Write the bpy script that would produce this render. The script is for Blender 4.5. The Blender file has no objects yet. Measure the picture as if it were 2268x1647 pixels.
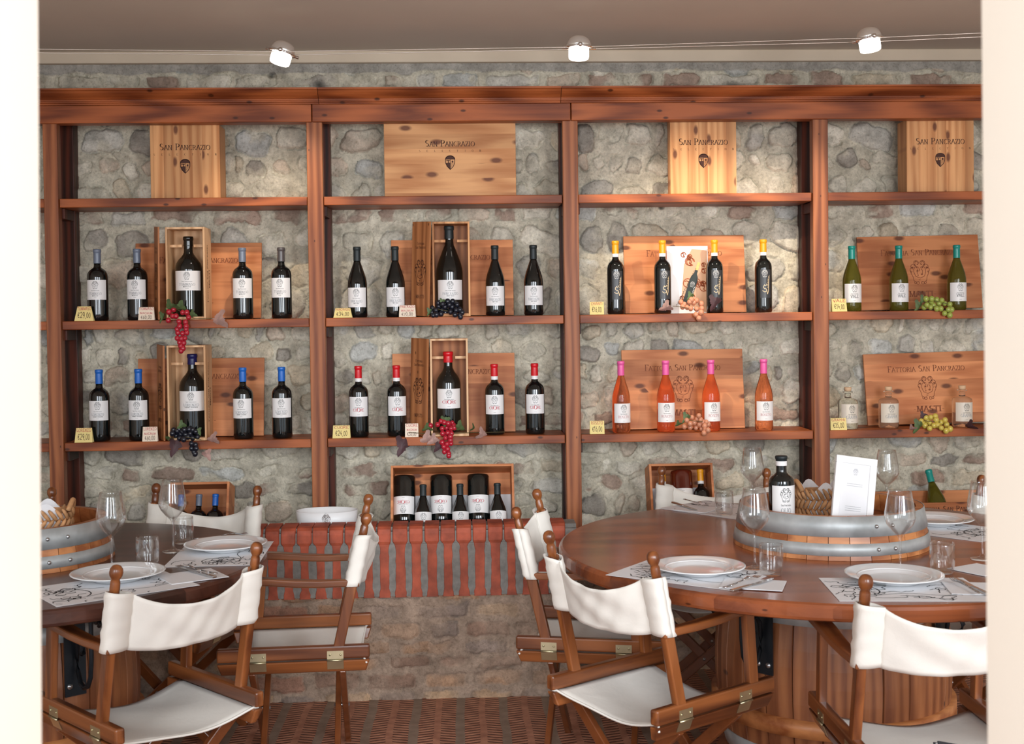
import bpy, math, random
import numpy as np
from mathutils import Vector, Matrix
PI = math.pi
rnd = random.Random(7)
C = bpy.context.scene.collection
sc = bpy.context.scene

# ------------------------------------------------------------------ camera
F = 2740.0; IW, IH = 2268.0, 1647.0
ROLL, PITCH, YAW, SHY = -0.0125, 0.0230, 0.0426, -60.5
EYE = Vector((0, 0, 1.5))
def _axes():
    cy, sy = math.cos(YAW), math.sin(YAW)
    f = Vector((sy, cy, 0)); r = Vector((cy, -sy, 0)); u = Vector((0, 0, 1))
    f2 = f * math.cos(PITCH) - u * math.sin(PITCH)
    u2 = u * math.cos(PITCH) + f * math.sin(PITCH)
    r3 = r * math.cos(ROLL) + u2 * math.sin(ROLL)
    u3 = u2 * math.cos(ROLL) - r * math.sin(ROLL)
    return r3, u3, f2
AR, AU, AF = _axes()
def ray(px, py):
    return AF + AR * ((px - IW / 2) / F) - AU * ((py - IH / 2 - SHY) / F)
def onY(px, py, Y):
    d = ray(px, py); return EYE + d * (Y / d.y)
def onZ(px, py, z):
    d = ray(px, py); return EYE + d * ((z - EYE.z) / d.z)
cam = bpy.data.cameras.new('camera'); co = bpy.data.objects.new('camera', cam); C.objects.link(co)
co.matrix_world = Matrix(((AR.x, AU.x, -AF.x, 0), (AR.y, AU.y, -AF.y, 0), (AR.z, AU.z, -AF.z, EYE.z), (0, 0, 0, 1)))
cam.sensor_width = 36; cam.lens = F / IW * 36; cam.shift_y = SHY / IW
cam.clip_start = 0.05
cam.dof.use_dof = True; cam.dof.focus_distance = 5.1; cam.dof.aperture_fstop = 8.5
sc.camera = co

# ------------------------------------------------------------------ light
sc.view_settings.view_transform = 'Standard'; sc.view_settings.look = 'None'
sc.view_settings.gamma = 1; sc.view_settings.use_curve_mapping = False
sc.view_settings.exposure = 0.5
w = bpy.data.worlds.new('world'); sc.world = w; w.use_nodes = True
w.node_tree.nodes['Background'].inputs[0].default_value = (0.80, 0.90, 1.0, 1)
w.node_tree.nodes['Background'].inputs[1].default_value = 0.9
def area(name, loc, rot, sx, sy, power, col):
    l = bpy.data.lights.new(name, 'AREA'); l.shape = 'RECTANGLE'; l.size = sx; l.size_y = sy
    l.energy = power; l.color = col
    o = bpy.data.objects.new(name, l); C.objects.link(o); o.location = loc; o.rotation_euler = rot
    return o
# daylight coming in through the glazed front, behind the camera
area('daylight_open_door', (0.1, -1.3, 2.1), (math.radians(80), 0, 0), 1.5, 2.2, 105, (0.90, 0.95, 1.0))
area('daylight_window_left', (-2.1, -1.0, 2.0), (math.radians(82), 0, math.radians(-14)), 1.2, 2.0, 48, (0.88, 0.94, 1.0))
area('daylight_window_right', (2.3, -1.0, 2.0), (math.radians(82), 0, math.radians(14)), 1.4, 2.0, 110, (0.90, 0.95, 1.0))

# ------------------------------------------------------------------ mesh builder
class MB:
    def __init__(s): s.v = []; s.f = []; s.m = []; s.sm = []
    def add(s, vs, fs, mat=0, smooth=False):
        b = len(s.v); s.v += [tuple(p) for p in vs]
        for f in fs: s.f.append(tuple(b + i for i in f)); s.m.append(mat); s.sm.append(smooth)
        return s
    def box(s, x0, x1, y0, y1, z0, z1, mat=0):
        return s.add([(x, y, z) for z in (z0, z1) for y in (y0, y1) for x in (x0, x1)],
              [(0, 2, 3, 1), (4, 5, 7, 6), (0, 1, 5, 4), (2, 6, 7, 3), (0, 4, 6, 2), (1, 3, 7, 5)], mat)
    def obox(s, M, hx, hy, hz, mat=0):
        b = MB().box(-hx, hx, -hy, hy, -hz, hz)
        return s.add([M @ Vector(p) for p in b.v], b.f, mat)
    def bar(s, p0, p1, wx, wy, side=(1, 0, 0), mat=0, w1=None):
        p0 = Vector(p0); p1 = Vector(p1); d = (p1 - p0).normalized()
        a = Vector(side); a = (a - d * a.dot(d)).normalized(); b = d.cross(a)
        k = w1 if w1 else (wx, wy); vs = []
        for p, (ww, hh) in ((p0, (wx, wy)), (p1, k)):
            for sa, sb in ((-1, -1), (1, -1), (1, 1), (-1, 1)):
                vs.append(p + a * sa * ww / 2 + b * sb * hh / 2)
        return s.add(vs, [(3, 2, 1, 0), (4, 5, 6, 7), (0, 1, 5, 4), (1, 2, 6, 5), (2, 3, 7, 6), (3, 0, 4, 7)], mat)
    def lathe(s, prof, n=32, c=(0, 0, 0), mat=0, smooth=True, M=None):
        vs = []; fs = []
        for r, z in prof:
            for k in range(n):
                a = 2 * PI * k / n; p = Vector((c[0] + r * math.cos(a), c[1] + r * math.sin(a), c[2] + z))
                vs.append(M @ p if M else p)
        for i in range(len(prof) - 1):
            for k in range(n):
                k2 = (k + 1) % n
                fs.append((i * n + k, i * n + k2, (i + 1) * n + k2, (i + 1) * n + k))
        return s.add(vs, fs, mat, smooth)
    def tube(s, pts, r, n=8, mat=0, cap=True, flat=None):
        pts = [Vector(p) for p in pts]; vs = []; fs = []
        up = Vector((0, 0, 1))
        for i, p in enumerate(pts):
            d = (pts[min(i + 1, len(pts) - 1)] - pts[max(i - 1, 0)]).normalized()
            a = d.cross(up)
            if a.length < 0.05: a = d.cross(Vector((0, 1, 0)))
            a.normalize(); b = a.cross(d)
            rr = r[i] if isinstance(r, (list, tuple)) else r
            for k in range(n):
                t = 2 * PI * k / n
                vs.append(p + a * math.cos(t) * rr + b * math.sin(t) * rr * (flat or 1))
        for i in range(len(pts) - 1):
            for k in range(n):
                k2 = (k + 1) % n
                fs.append((i * n + k, i * n + k2, (i + 1) * n + k2, (i + 1) * n + k))
        if cap:
            fs.append(tuple(range(n))[::-1]); fs.append(tuple((len(pts) - 1) * n + k for k in range(n)))
        return s.add(vs, fs, mat, True)
    def grid(s, fn, nu, nv, mat=0, smooth=True):
        vs = [fn(i / nu, j / nv) for j in range(nv + 1) for i in range(nu + 1)]
        fs = [(j * (nu + 1) + i, j * (nu + 1) + i + 1, (j + 1) * (nu + 1) + i + 1, (j + 1) * (nu + 1) + i)
              for j in range(nv) for i in range(nu)]
        return s.add(vs, fs, mat, smooth)
    def ball(s, c, r, n=10, mat=0, sq=1.0):
        return s.lathe([(max(1e-5, r * math.sin(PI * i / n)), -r * sq * math.cos(PI * i / n)) for i in range(n + 1)], n + 4, c, mat)
    def mesh(s, name, mats):
        me = bpy.data.meshes.new(name); me.from_pydata(s.v, [], s.f)
        for m in (mats if isinstance(mats, (list, tuple)) else [mats]): me.materials.append(m)
        me.polygons.foreach_set('material_index', s.m); me.polygons.foreach_set('use_smooth', s.sm)
        me.update(); return me
def link(name, me, parent=None, loc=(0, 0, 0), rot=(0, 0, 0), label=None, kind=None):
    o = bpy.data.objects.new(name, me); C.objects.link(o); o.location = loc; o.rotation_euler = rot
    if parent: o.parent = parent
    if label: o['label'] = label
    if kind: o['kind'] = kind
    return o
def part(name, mb, mats, parent=None, label=None, bevel=0, kind=None, loc=(0, 0, 0), rot=(0, 0, 0), solid=0, auto=False):
    o = link(name, mb.mesh(name, mats), parent, loc, rot, label, kind)
    if solid:
        m = o.modifiers.new('solid', 'SOLIDIFY'); m.thickness = solid; m.offset = 0
    if bevel:
        m = o.modifiers.new('bevel', 'BEVEL'); m.width = bevel; m.segments = 2; m.limit_method = 'ANGLE'; m.angle_limit = 0.6
    return o
def thing(name, label, cat, loc=(0, 0, 0), rot=(0, 0, 0), group=None):
    o = bpy.data.objects.new(name, None); C.objects.link(o); o.location = loc; o.rotation_euler = rot
    o.empty_display_size = 0.05
    return tag(o, label, cat, group)
def tag(o, label, cat, group=None):
    o['label'] = label; o['category'] = cat
    if group: o['group'] = group
    return o
def struct(name, mb, mats, **k): return part(name, mb, mats, kind='structure', **k)
KIDS = {}
def copy_tree(o, parent=None):
    c = o.copy(); C.objects.link(c); c.parent = parent
    for ch in [q for q in bpy.data.objects if q.parent == o]: copy_tree(ch, c)
    return c
def dup(o, label, loc, rot=(0, 0, 0), group=None, scale=None):
    c = copy_tree(o); c.location = loc; c.rotation_euler = rot; c['label'] = label
    if group: c['group'] = group
    if scale: c.scale = scale
    return c
class Proto:
    """first call moves the original, later calls copy it"""
    def __init__(s, o): s.o = o; s.used = False
    def put(s, label, loc, rot=(0, 0, 0), group=None, scale=None):
        if s.used: return dup(s.o, label, loc, rot, group, scale)
        s.used = True; o = s.o; o.location = loc; o.rotation_euler = rot; o['label'] = label
        if group: o['group'] = group
        if scale: o.scale = scale
        return o

# ------------------------------------------------------------------ materials
def srgb(r, g, b):
    f = lambda c: c / 255 / 12.92 if c / 255 <= 0.04045 else ((c / 255 + 0.055) / 1.055) ** 2.4
    return (f(r), f(g), f(b), 1)
def mat(name, col=(0.5, 0.5, 0.5, 1), rough=0.5, metal=0.0, **k):
    m = bpy.data.materials.new(name); m.use_nodes = True
    b = m.node_tree.nodes['Principled BSDF']
    b.inputs['Base Color'].default_value = col; b.inputs['Roughness'].default_value = rough; b.inputs['Metallic'].default_value = metal
    for q, v in k.items(): b.inputs[q.replace('_', ' ')].default_value = v
    return m
class NT:
    def __init__(s, m): s.t = m.node_tree; s.b = s.t.nodes['Principled BSDF']
    def n(s, ty, **k):
        o = s.t.nodes.new('ShaderNode' + ty)
        for q, v in k.items():
            if q.startswith('i_'):
                q = q[2:]; key = int(q) if q.isdigit() else q.replace('_', ' ')
                if hasattr(v, 'is_output'): s.t.links.new(v, o.inputs[key])
                else: o.inputs[key].default_value = v
            else: setattr(o, q, v)
        return o
    def math(s, op, a, b=0.0, c=None):
        o = s.n('Math', operation=op)
        for i, v in enumerate((a, b, c)):
            if v is None: continue
            if hasattr(v, 'is_output'): s.t.links.new(v, o.inputs[i])
            else: o.inputs[i].default_value = v
        return o.outputs[0]
    def mix(s, f, a, b, mode='MIX'):
        o = s.n('Mix', data_type='RGBA', blend_type=mode)
        for i, v in ((0, f), (6, a), (7, b)):
            if hasattr(v, 'is_output'): s.t.links.new(v, o.inputs[i])
            else: o.inputs[i].default_value = v
        return o.outputs[2]
    def ramp(s, f, stops):
        o = s.n('ValToRGB'); e = o.color_ramp.elements
        while len(e) < len(stops): e.new(0.5)
        for q, (p, c) in zip(e, stops): q.position = p; q.color = c
        s.t.links.new(f, o.inputs[0]); return o.outputs[0]
    def link(s, a, name): s.t.links.new(a, s.b.inputs[name])
    def bump(s, h, strength=0.4, dist=0.002):
        o = s.n('Bump', i_Strength=strength, i_Distance=dist, i_Height=h); s.link(o.outputs[0], 'Normal')
def wood(name, dark, light, axis=0, rough=0.45, knots=0.0, plank=0.0, plankaxis=2, grain=1.0, coat=0.0, knotcol=None, worldc=False):
    m = mat(name, light, rough); N = NT(m)
    N.b.inputs['Specular IOR Level'].default_value = 0.3 if not coat else 0.5
    if coat: N.b.inputs['Coat Weight'].default_value = coat; N.b.inputs['Coat Roughness'].default_value = 0.2
    tc = N.n('TexCoord'); oi = N.n('ObjectInfo')
    off = N.math('MULTIPLY', oi.outputs['Random'], 7.3)
    co_ = N.n('VectorMath', operation='ADD', i_0=tc.outputs['Object'])
    cmb = N.n('CombineXYZ', i_0=off, i_1=off, i_2=off); N.t.links.new(cmb.outputs[0], co_.inputs[1])
    v0 = co_.outputs[0]
    tone = None
    if plank:
        sp = N.n('SeparateXYZ', i_0=v0)
        fl = N.math('FLOOR', N.math('DIVIDE', sp.outputs[plankaxis], plank))
        wn = N.n('TexWhiteNoise', noise_dimensions='1D', i_W=fl); tone = wn.outputs['Value']
        cb2 = N.n('CombineXYZ', i_0=N.math('MULTIPLY', tone, 5.0), i_1=N.math('MULTIPLY', tone, 3.0), i_2=tone)
        v0 = N.n('VectorMath', operation='ADD', i_0=v0, i_1=cb2.outputs[0]).outputs[0]
    sc3 = [38 * grain] * 3; sc3[axis] = 2.2 * grain
    mp = N.n('Mapping', i_Vector=v0, i_Scale=tuple(sc3))
    nz = N.n('TexNoise', i_Vector=mp.outputs[0], i_Scale=1.0, i_Detail=6.0, i_Roughness=0.6, i_Distortion=0.6)
    sc4 = [9 * grain] * 3; sc4[axis] = 0.8 * grain
    mp2 = N.n('Mapping', i_Vector=v0, i_Scale=tuple(sc4))
    wv = N.n('TexWave', i_Vector=mp2.outputs[0], i_Scale=0.9, i_Distortion=9.0, i_Detail=2.0)
    f = N.math('ADD', N.math('MULTIPLY', nz.outputs['Fac'], 0.65), N.math('MULTIPLY', wv.outputs['Fac'], 0.35))
    col = N.ramp(f, [(0.28, dark), (0.68, light)])
    if tone is not None:
        col = N.mix(1.0, col, N.ramp(tone, [(0, (0.74, 0.70, 0.66, 1)), (1, (1.12, 1.1, 1.08, 1))]), 'MULTIPLY')
    if knots:
        sk = N.n('SeparateXYZ', i_0=v0); hor, ver = (4.2, 9.0) if axis == 0 else (9.0, 4.2)
        ck = N.n('CombineXYZ', i_0=N.math('MULTIPLY', sk.outputs[0], hor), i_1=N.math('MULTIPLY', sk.outputs[2], ver), i_2=0.0)
        vo = N.n('TexVoronoi', voronoi_dimensions='2D', i_Vector=ck.outputs[0], i_Scale=1.25, i_Randomness=1.0)
        keep = N.math('GREATER_THAN', N.n('SeparateColor', i_0=vo.outputs['Color']).outputs[0], 0.45)
        k = N.math('MULTIPLY', N.ramp(vo.outputs['Distance'], [(knots * 0.55, (1, 1, 1, 1)), (knots * 1.1, (0, 0, 0, 1))]), keep)
        col = N.mix(N.math('MULTIPLY', k, 0.85), col, knotcol or tuple(c * 0.28 for c in dark[:3]) + (1,))
    N.link(col, 'Base Color'); N.bump(f, 0.12, 0.001)
    return m
def plain(name, col, rough=0.6, amp=0.12, scale=12, bump=0.0, dist=0.002, **k):
    m = mat(name, col, rough, **k); N = NT(m); tc = N.n('TexCoord')
    nz = N.n('TexNoise', i_Vector=tc.outputs['Object'], i_Scale=scale, i_Detail=5.0)
    a = tuple(c * (1 - amp) for c in col[:3]) + (1,); b = tuple(min(1, c * (1 + amp)) for c in col[:3]) + (1,)
    N.link(N.ramp(nz.outputs['Fac'], [(0.3, a), (0.7, b)]), 'Base Color')
    if bump: N.bump(nz.outputs['Fac'], bump, dist)
    return m
def glassm(name, col, ior=1.45, trans=1.0, rough=0.0):
    m = mat(name, col, rough, IOR=ior, Transmission_Weight=trans); return m

M_shelf = wood('stained pine', srgb(110, 52, 26), srgb(172, 94, 50), 0, 0.42, knots=0.07)
M_post = wood('stained pine upright', srgb(118, 62, 34), srgb(168, 102, 62), 2, 0.42, knots=0.03)
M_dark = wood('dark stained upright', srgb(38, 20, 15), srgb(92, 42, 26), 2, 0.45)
M_chair = wood('varnished chair wood', srgb(86, 43, 20), srgb(142, 82, 42), 1, 0.3, coat=0.4)
M_chairz = wood('varnished chair wood upright', srgb(92, 46, 21), srgb(148, 86, 44), 2, 0.3, coat=0.4)
M_leg = plain('varnished chair leg', srgb(112, 60, 29), 0.3, amp=.15, scale=25, Coat_Weight=.4)
M_table = wood('table wood', srgb(112, 56, 30), srgb(160, 88, 50), 0, 0.26, knots=0.04, plank=0.14, plankaxis=1, coat=0.35, grain=0.7)
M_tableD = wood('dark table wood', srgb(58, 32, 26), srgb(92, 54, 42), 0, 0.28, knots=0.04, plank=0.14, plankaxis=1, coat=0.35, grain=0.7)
M_crateH = wood('pine crate planks across', srgb(190, 128, 78), srgb(226, 170, 116), 0, 0.5, knots=0.15, plank=0.062, plankaxis=2, knotcol=srgb(92, 40, 20))
M_crateV = wood('pine crate planks upright', srgb(190, 128, 78), srgb(226, 170, 116), 2, 0.5, knots=0.12, plank=0.04, plankaxis=0, knotcol=srgb(92, 40, 20))
M_lid = wood('aged pine lid', srgb(180, 108, 64), srgb(218, 146, 96), 0, 0.5, knots=0.14, plank=0.075, plankaxis=2, knotcol=srgb(80, 36, 20))
M_slim = wood('pale pine box', srgb(200, 152, 108), srgb(236, 194, 150), 2, 0.5)
M_slimD = wood('brown pine lid', srgb(140, 84, 48), srgb(186, 122, 76), 2, 0.5, knots=0.04)
M_iron = plain('black iron', (0.02, 0.024, 0.03, 1), 0.45, metal=0.6)
M_galv = plain('galvanised hoop', (0.46, 0.48, 0.48, 1), 0.5, amp=0.22, scale=14, metal=0.35)
M_brass = plain('brass plated steel', (0.62, 0.56, 0.36, 1), 0.32, metal=0.9)
M_rivet = mat('steel rivet', (0.5, 0.5, 0.5, 1), 0.3, 0.9)
M_chrome = mat('chrome', (0.8, 0.8, 0.8, 1), 0.06, 1.0)
M_steel = mat('cutlery steel', (0.62, 0.62, 0.63, 1), 0.18, 1.0)
M_white = plain('white plaster', srgb(224, 213, 198), 0.8, amp=0.02, scale=3)
M_ceil = plain('ceiling plaster', srgb(216, 208, 194), 0.9, amp=0.03, scale=2)
M_band = plain('plaster band', srgb(214, 198, 176), 0.85, amp=0.04, scale=5, bump=0.1)
M_porc = mat('white porcelain', (0.86, 0.87, 0.88, 1), 0.12, Coat_Weight=0.5)
M_paper = mat('white paper', (0.84, 0.84, 0.86, 1), 0.7)
M_frame = mat('white painted frame', (0.9, 0.9, 0.9, 1), 0.4)
M_ink = mat('black ink', (0.012, 0.012, 0.014, 1), 0.6)
M_inkg = mat('grey ink', (0.32, 0.33, 0.35, 1), 0.6)
M_inkt = mat('pale grey ink', (0.38, 0.37, 0.38, 1), 0.6)
M_inkr = mat('red ink', (0.52, 0.04, 0.06, 1), 0.6)
M_inkp = mat('rose ink', (0.55, 0.25, 0.26, 1), 0.6)
M_burn = mat('burnt brown print', srgb(70, 34, 20), 0.7)
M_burnl = mat('faint burnt print', srgb(132, 70, 38), 0.7)
M_lab = mat('pearl white label', (0.88, 0.86, 0.85, 1), 0.42, Sheen_Weight=0.1)
M_labd = mat('slate grey label', (0.035, 0.037, 0.042, 1), 0.35)
M_labb = mat('beige label', (0.76, 0.68, 0.57, 1), 0.45)
M_gold = mat('gold print', (0.75, 0.58, 0.36, 1), 0.4)
M_silver = mat('white print', (0.75, 0.75, 0.75, 1), 0.5)
M_tagy = mat('yellow card', srgb(238, 216, 142), 0.7)
M_tagw = mat('cream card', srgb(240, 222, 200), 0.7)
M_clear = bpy.data.materials.new('clear glass'); M_clear.use_nodes = True
_t = M_clear.node_tree; _t.nodes.clear(); _o = _t.nodes.new('ShaderNodeOutputMaterial'); _m = _t.nodes.new('ShaderNodeMixShader')
_a = _t.nodes.new('ShaderNodeBsdfTransparent'); _a.inputs[0].default_value = (.965, .97, .97, 1); _g = _t.nodes.new('ShaderNodeBsdfGlossy'); _g.inputs['Roughness'].default_value = .02; _g.inputs[0].default_value = (1, 1, 1, 1)
_w = _t.nodes.new('ShaderNodeLayerWeight'); _w.inputs[0].default_value = .5; _p = _t.nodes.new('ShaderNodeMath'); _p.operation = 'POWER'; _p.inputs[1].default_value = 2.2; _t.links.new(_w.outputs['Facing'], _p.inputs[0])
_f = _t.nodes.new('ShaderNodeMath'); _f.operation = 'MULTIPLY_ADD'; _f.inputs[1].default_value = .75; _f.inputs[2].default_value = .055; _t.links.new(_p.outputs[0], _f.inputs[0])
for _x, _y in ((_f.outputs[0], _m.inputs[0]), (_a.outputs[0], _m.inputs[1]), (_g.outputs[0], _m.inputs[2]), (_m.outputs[0], _o.inputs[0])): _t.links.new(_x, _y)
M_black = mat('black bottle glass', (0.004, 0.006, 0.006, 1), 0.06, Coat_Weight=0.6)
M_rose = glassm('rose wine glass', (0.92, 0.30, 0.13, 1), 1.33, 0.92, 0.01)
M_green = glassm('green wine glass', (0.16, 0.145, 0.02, 1), 1.36, 0.6, 0.02)
M_grap = glassm('clear spirit glass', (0.93, 0.92, 0.84, 1), 1.2, 0.96)
M_cork = plain('cork', srgb(214, 178, 142), 0.8, bump=0.3)
def capm(n, c, r=0.35): return mat(n, c, r, Coat_Weight=0.2)
M_cap = {'grey': capm('blue-grey capsule', srgb(112, 122, 140)), 'blue': capm('blue capsule', srgb(28, 104, 196)),
         'navy': mat('navy wax', srgb(24, 26, 84), 0.3), 'red': capm('red capsule', srgb(212, 20, 34)), 'black': mat('black capsule', (0.012, 0.02, 0.022, 1), 0.5),
         'yellow': capm('yellow capsule', srgb(238, 160, 24)), 'pink': capm('pink capsule', srgb(226, 92, 160)), 'teal': capm('teal capsule', srgb(8, 140, 128)),
         'dkgrey': capm('dark grey capsule', srgb(84, 78, 78)), 'blackglass': M_black}
def canvas_mat():
    m = plain('cotton canvas', (0.80, 0.76, 0.69, 1), 0.85, amp=0.04, scale=6, Sheen_Weight=0.15); N = NT(m)
    tc = N.n('TexCoord'); wv = N.n('TexNoise', i_Vector=tc.outputs['Object'], i_Scale=420.0, i_Detail=2.0)
    w2 = N.n('TexNoise', i_Vector=tc.outputs['Object'], i_Scale=16.0, i_Detail=3.0, i_Distortion=0.5)
    N.bump(N.math('ADD', N.math('MULTIPLY', wv.outputs['Fac'], 0.12), w2.outputs['Fac']), 0.35, 0.005); return m
M_canvas = canvas_mat()
def stone_mat(name, ns, bmp):
    m = mat(name, rough=0.88); N = NT(m); tc = N.n('TexCoord')
    at = N.n('Attribute', attribute_name='stone')
    n1 = N.n('TexNoise', i_Vector=tc.outputs['Object'], i_Scale=ns, i_Detail=8.0, i_Roughness=0.65)
    n2 = N.n('TexNoise', i_Vector=tc.outputs['Object'], i_Scale=ns * 6, i_Detail=6.0, i_Roughness=0.7)
    c = N.mix(1.0, at.outputs['Color'], N.ramp(n1.outputs['Fac'], [(0.32, (0.66, 0.64, 0.60, 1)), (0.68, (1.25, 1.22, 1.17, 1))]), 'MULTIPLY')
    c = N.mix(1.0, c, N.ramp(n2.outputs['Fac'], [(0.30, (0.62, 0.58, 0.52, 1)), (0.43, (1.0, 1.0, 0.99, 1)), (0.66, (1.2, 1.2, 1.2, 1))]), 'MULTIPLY')
    N.link(c, 'Base Color')
    N.bump(N.math('ADD', N.math('MULTIPLY', n1.outputs['Fac'], 0.6), N.math('MULTIPLY', n2.outputs['Fac'], 0.7)), bmp, 0.010)
    return m
M_stone = stone_mat('field stone and mortar', 17.0, 0.9)
M_rough = stone_mat('rough old brick', 18.0, 0.9)
M_brick = plain('red brick', srgb(170, 80, 54), 0.65, amp=0.35, scale=20, bump=0.3)
M_mort = plain('grey mortar', srgb(134, 130, 124), 0.9, amp=0.2, scale=40, bump=0.8, dist=0.004)

# ------------------------------------------------------------------ stroke lettering
def arc(cx, cy, rx, ry, a0, a1, n=10):
    return [(cx + rx * math.cos(math.radians(a0 + (a1 - a0) * i / n)), cy + ry * math.sin(math.radians(a0 + (a1 - a0) * i / n))) for i in range(n + 1)]
G = {
 'A': (0.72, [[(0.02, 0), (0.36, 1)], [(0.36, 1), (0.70, 0)], [(0.16, 0.36), (0.56, 0.36)]]),
 'B': (0.60, [[(0.1, 0), (0.1, 1)], [(0.1, 1)] + arc(0.3, 0.76, 0.22, 0.24, 90, -90) + [(0.1, 0.52)], [(0.3, 0.52)] + arc(0.3, 0.26, 0.26, 0.26, 90, -90) + [(0.1, 0)]]),
 'C': (0.72, [arc(0.42, 0.5, 0.36, 0.5, 48, 312, 16)]),
 'D': (0.74, [[(0.1, 0), (0.1, 1)], [(0.1, 1)] + arc(0.3, 0.5, 0.38, 0.5, 90, -90, 12) + [(0.1, 0)]]),
 'E': (0.60, [[(0.1, 0), (0.1, 1)], [(0.1, 1), (0.54, 1), (0.54, 0.86)], [(0.1, 0.52), (0.44, 0.52)], [(0.1, 0), (0.56, 0), (0.56, 0.16)]]),
 'F': (0.56, [[(0.1, 0), (0.1, 1)], [(0.1, 1), (0.54, 1), (0.54, 0.86)], [(0.1, 0.52), (0.42, 0.52)]]),
 'G': (0.78, [arc(0.42, 0.5, 0.36, 0.5, 48, 330, 16), [(0.70, 0.06), (0.70, 0.42)]]),
 'H': (0.72, [[(0.1, 0), (0.1, 1)], [(0.62, 0), (0.62, 1)], [(0.1, 0.52), (0.62, 0.52)]]),
 'I': (0.26, [[(0.13, 0), (0.13, 1)]]),
 'K': (0.66, [[(0.1, 0), (0.1, 1)], [(0.6, 1), (0.12, 0.48)], [(0.2, 0.55), (0.62, 0)]]),
 'L': (0.56, [[(0.1, 0), (0.1, 1)], [(0.1, 0), (0.52, 0), (0.52, 0.18)]]),
 'M': (0.86, [[(0.08, 0), (0.12, 1)], [(0.12, 1), (0.43, 0.05), (0.74, 1)], [(0.74, 1), (0.78, 0)]]),
 'N': (0.74, [[(0.1, 0), (0.1, 1)], [(0.1, 1), (0.62, 0)], [(0.62, 0), (0.62, 1)]]),
 'O': (0.80, [arc(0.40, 0.5, 0.36, 0.5, 0, 360, 20)]),
 'P': (0.58, [[(0.1, 0), (0.1, 1)], [(0.1, 1)] + arc(0.3, 0.74, 0.24, 0.26, 90, -90) + [(0.1, 0.48)]]),
 'R': (0.66, [[(0.1, 0), (0.1, 1)], [(0.1, 1)] + arc(0.3, 0.76, 0.22, 0.24, 90, -90) + [(0.1, 0.52)], [(0.28, 0.52), (0.64, 0)]]),
 'S': (0.56, [arc(0.28, 0.74, 0.2, 0.26, 40, 250, 10) + arc(0.28, 0.26, 0.22, 0.26, 80, -140, 10)]),
 'T': (0.66, [[(0.33, 0), (0.33, 1)], [(0.04, 0.86), (0.04, 1), (0.62, 1), (0.62, 0.86)]]),
 'U': (0.72, [[(0.1, 1), (0.1, 0.32)] + arc(0.36, 0.32, 0.26, 0.32, 180, 360) + [(0.62, 1)]]),
 'V': (0.70, [[(0.03, 1), (0.35, 0)], [(0.35, 0), (0.67, 1)]]),
 'Z': (0.62, [[(0.06, 0.86), (0.06, 1), (0.56, 1), (0.06, 0), (0.58, 0), (0.58, 0.16)]]),
 '-': (0.40, [[(0.06, 0.45), (0.34, 0.45)]]), ' ': (0.36, []), ',': (0.22, [[(0.12, 0.08), (0.06, -0.14)]]), '.': (0.2, [[(0.1, 0.0), (0.1, 0.08)]]),
 '0': (0.56, [arc(0.28, 0.5, 0.24, 0.5, 0, 360, 16)]), '1': (0.40, [[(0.04, 0.72), (0.24, 1), (0.2, 0)]]),
 '2': (0.58, [arc(0.28, 0.72, 0.22, 0.28, 160, -30, 8) + [(0.05, 0), (0.56, 0.03)]]),
 '3': (0.54, [arc(0.24, 0.76, 0.2, 0.24, 150, -80, 8) + arc(0.24, 0.27, 0.25, 0.27, 80, -150, 8)]),
 '4': (0.58, [[(0.3, 1), (0.04, 0.38), (0.54, 0.4)], [(0.42, 0.62), (0.38, 0)]]),
 '5': (0.54, [[(0.5, 1), (0.14, 1), (0.1, 0.56)] + arc(0.24, 0.3, 0.24, 0.3, 100, -150, 8)]),
 '6': (0.54, [[(0.42, 1)] + arc(0.27, 0.28, 0.22, 0.28, 165, 525, 12)]),
 '7': (0.52, [[(0.04, 0.96), (0.48, 1), (0.18, 0)]]),
 '9': (0.54, [arc(0.26, 0.72, 0.21, 0.27, 0, 360, 10) + [(0.44, 0.4), (0.3, 0)]]),
 'e': (0.62, [arc(0.36, 0.5, 0.28, 0.45, 50, 310, 10), [(0.02, 0.58), (0.4, 0.58)], [(0.02, 0.42), (0.38, 0.42)]]),
}
def stroke(out, pts, thick, thin, uniform=False, serif=False, closed=False):
    """append ribbon quads in 2D to out"""
    for i in range(len(pts) - 1):
        (x0, y0), (x1, y1) = pts[i], pts[i + 1]
        dx, dy = x1 - x0, y1 - y0; L = math.hypot(dx, dy)
        if L < 1e-9: continue
        if uniform: wd = thick
        else:
            a = math.atan2(dy, dx)
            s = abs(math.sin(a + 0.25)); wd = thin + (thick - thin) * s * s
        nx, ny = -dy / L * wd / 2, dx / L * wd / 2; ex, ey = dx / L * wd * 0.25, dy / L * wd * 0.25
        out.append([(x0 - ex + nx, y0 - ey + ny), (x0 - ex - nx, y0 - ey - ny), (x1 + ex - nx, y1 + ey - ny), (x1 + ex + nx, y1 + ey + ny)])
    if serif and len(pts) >= 2:
        for (p, q) in ((pts[0], pts[1]), (pts[-1], pts[-2])):
            if abs(p[1] - q[1]) > abs(p[0] - q[0]) * 0.9 and abs(p[1] - q[1]) > thick * 3:
                h = thick * 1.15
                out.append([(p[0] - h, p[1] - thin / 2), (p[0] + h, p[1] - thin / 2), (p[0] + h, p[1] + thin / 2), (p[0] - h, p[1] + thin / 2)])
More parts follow.
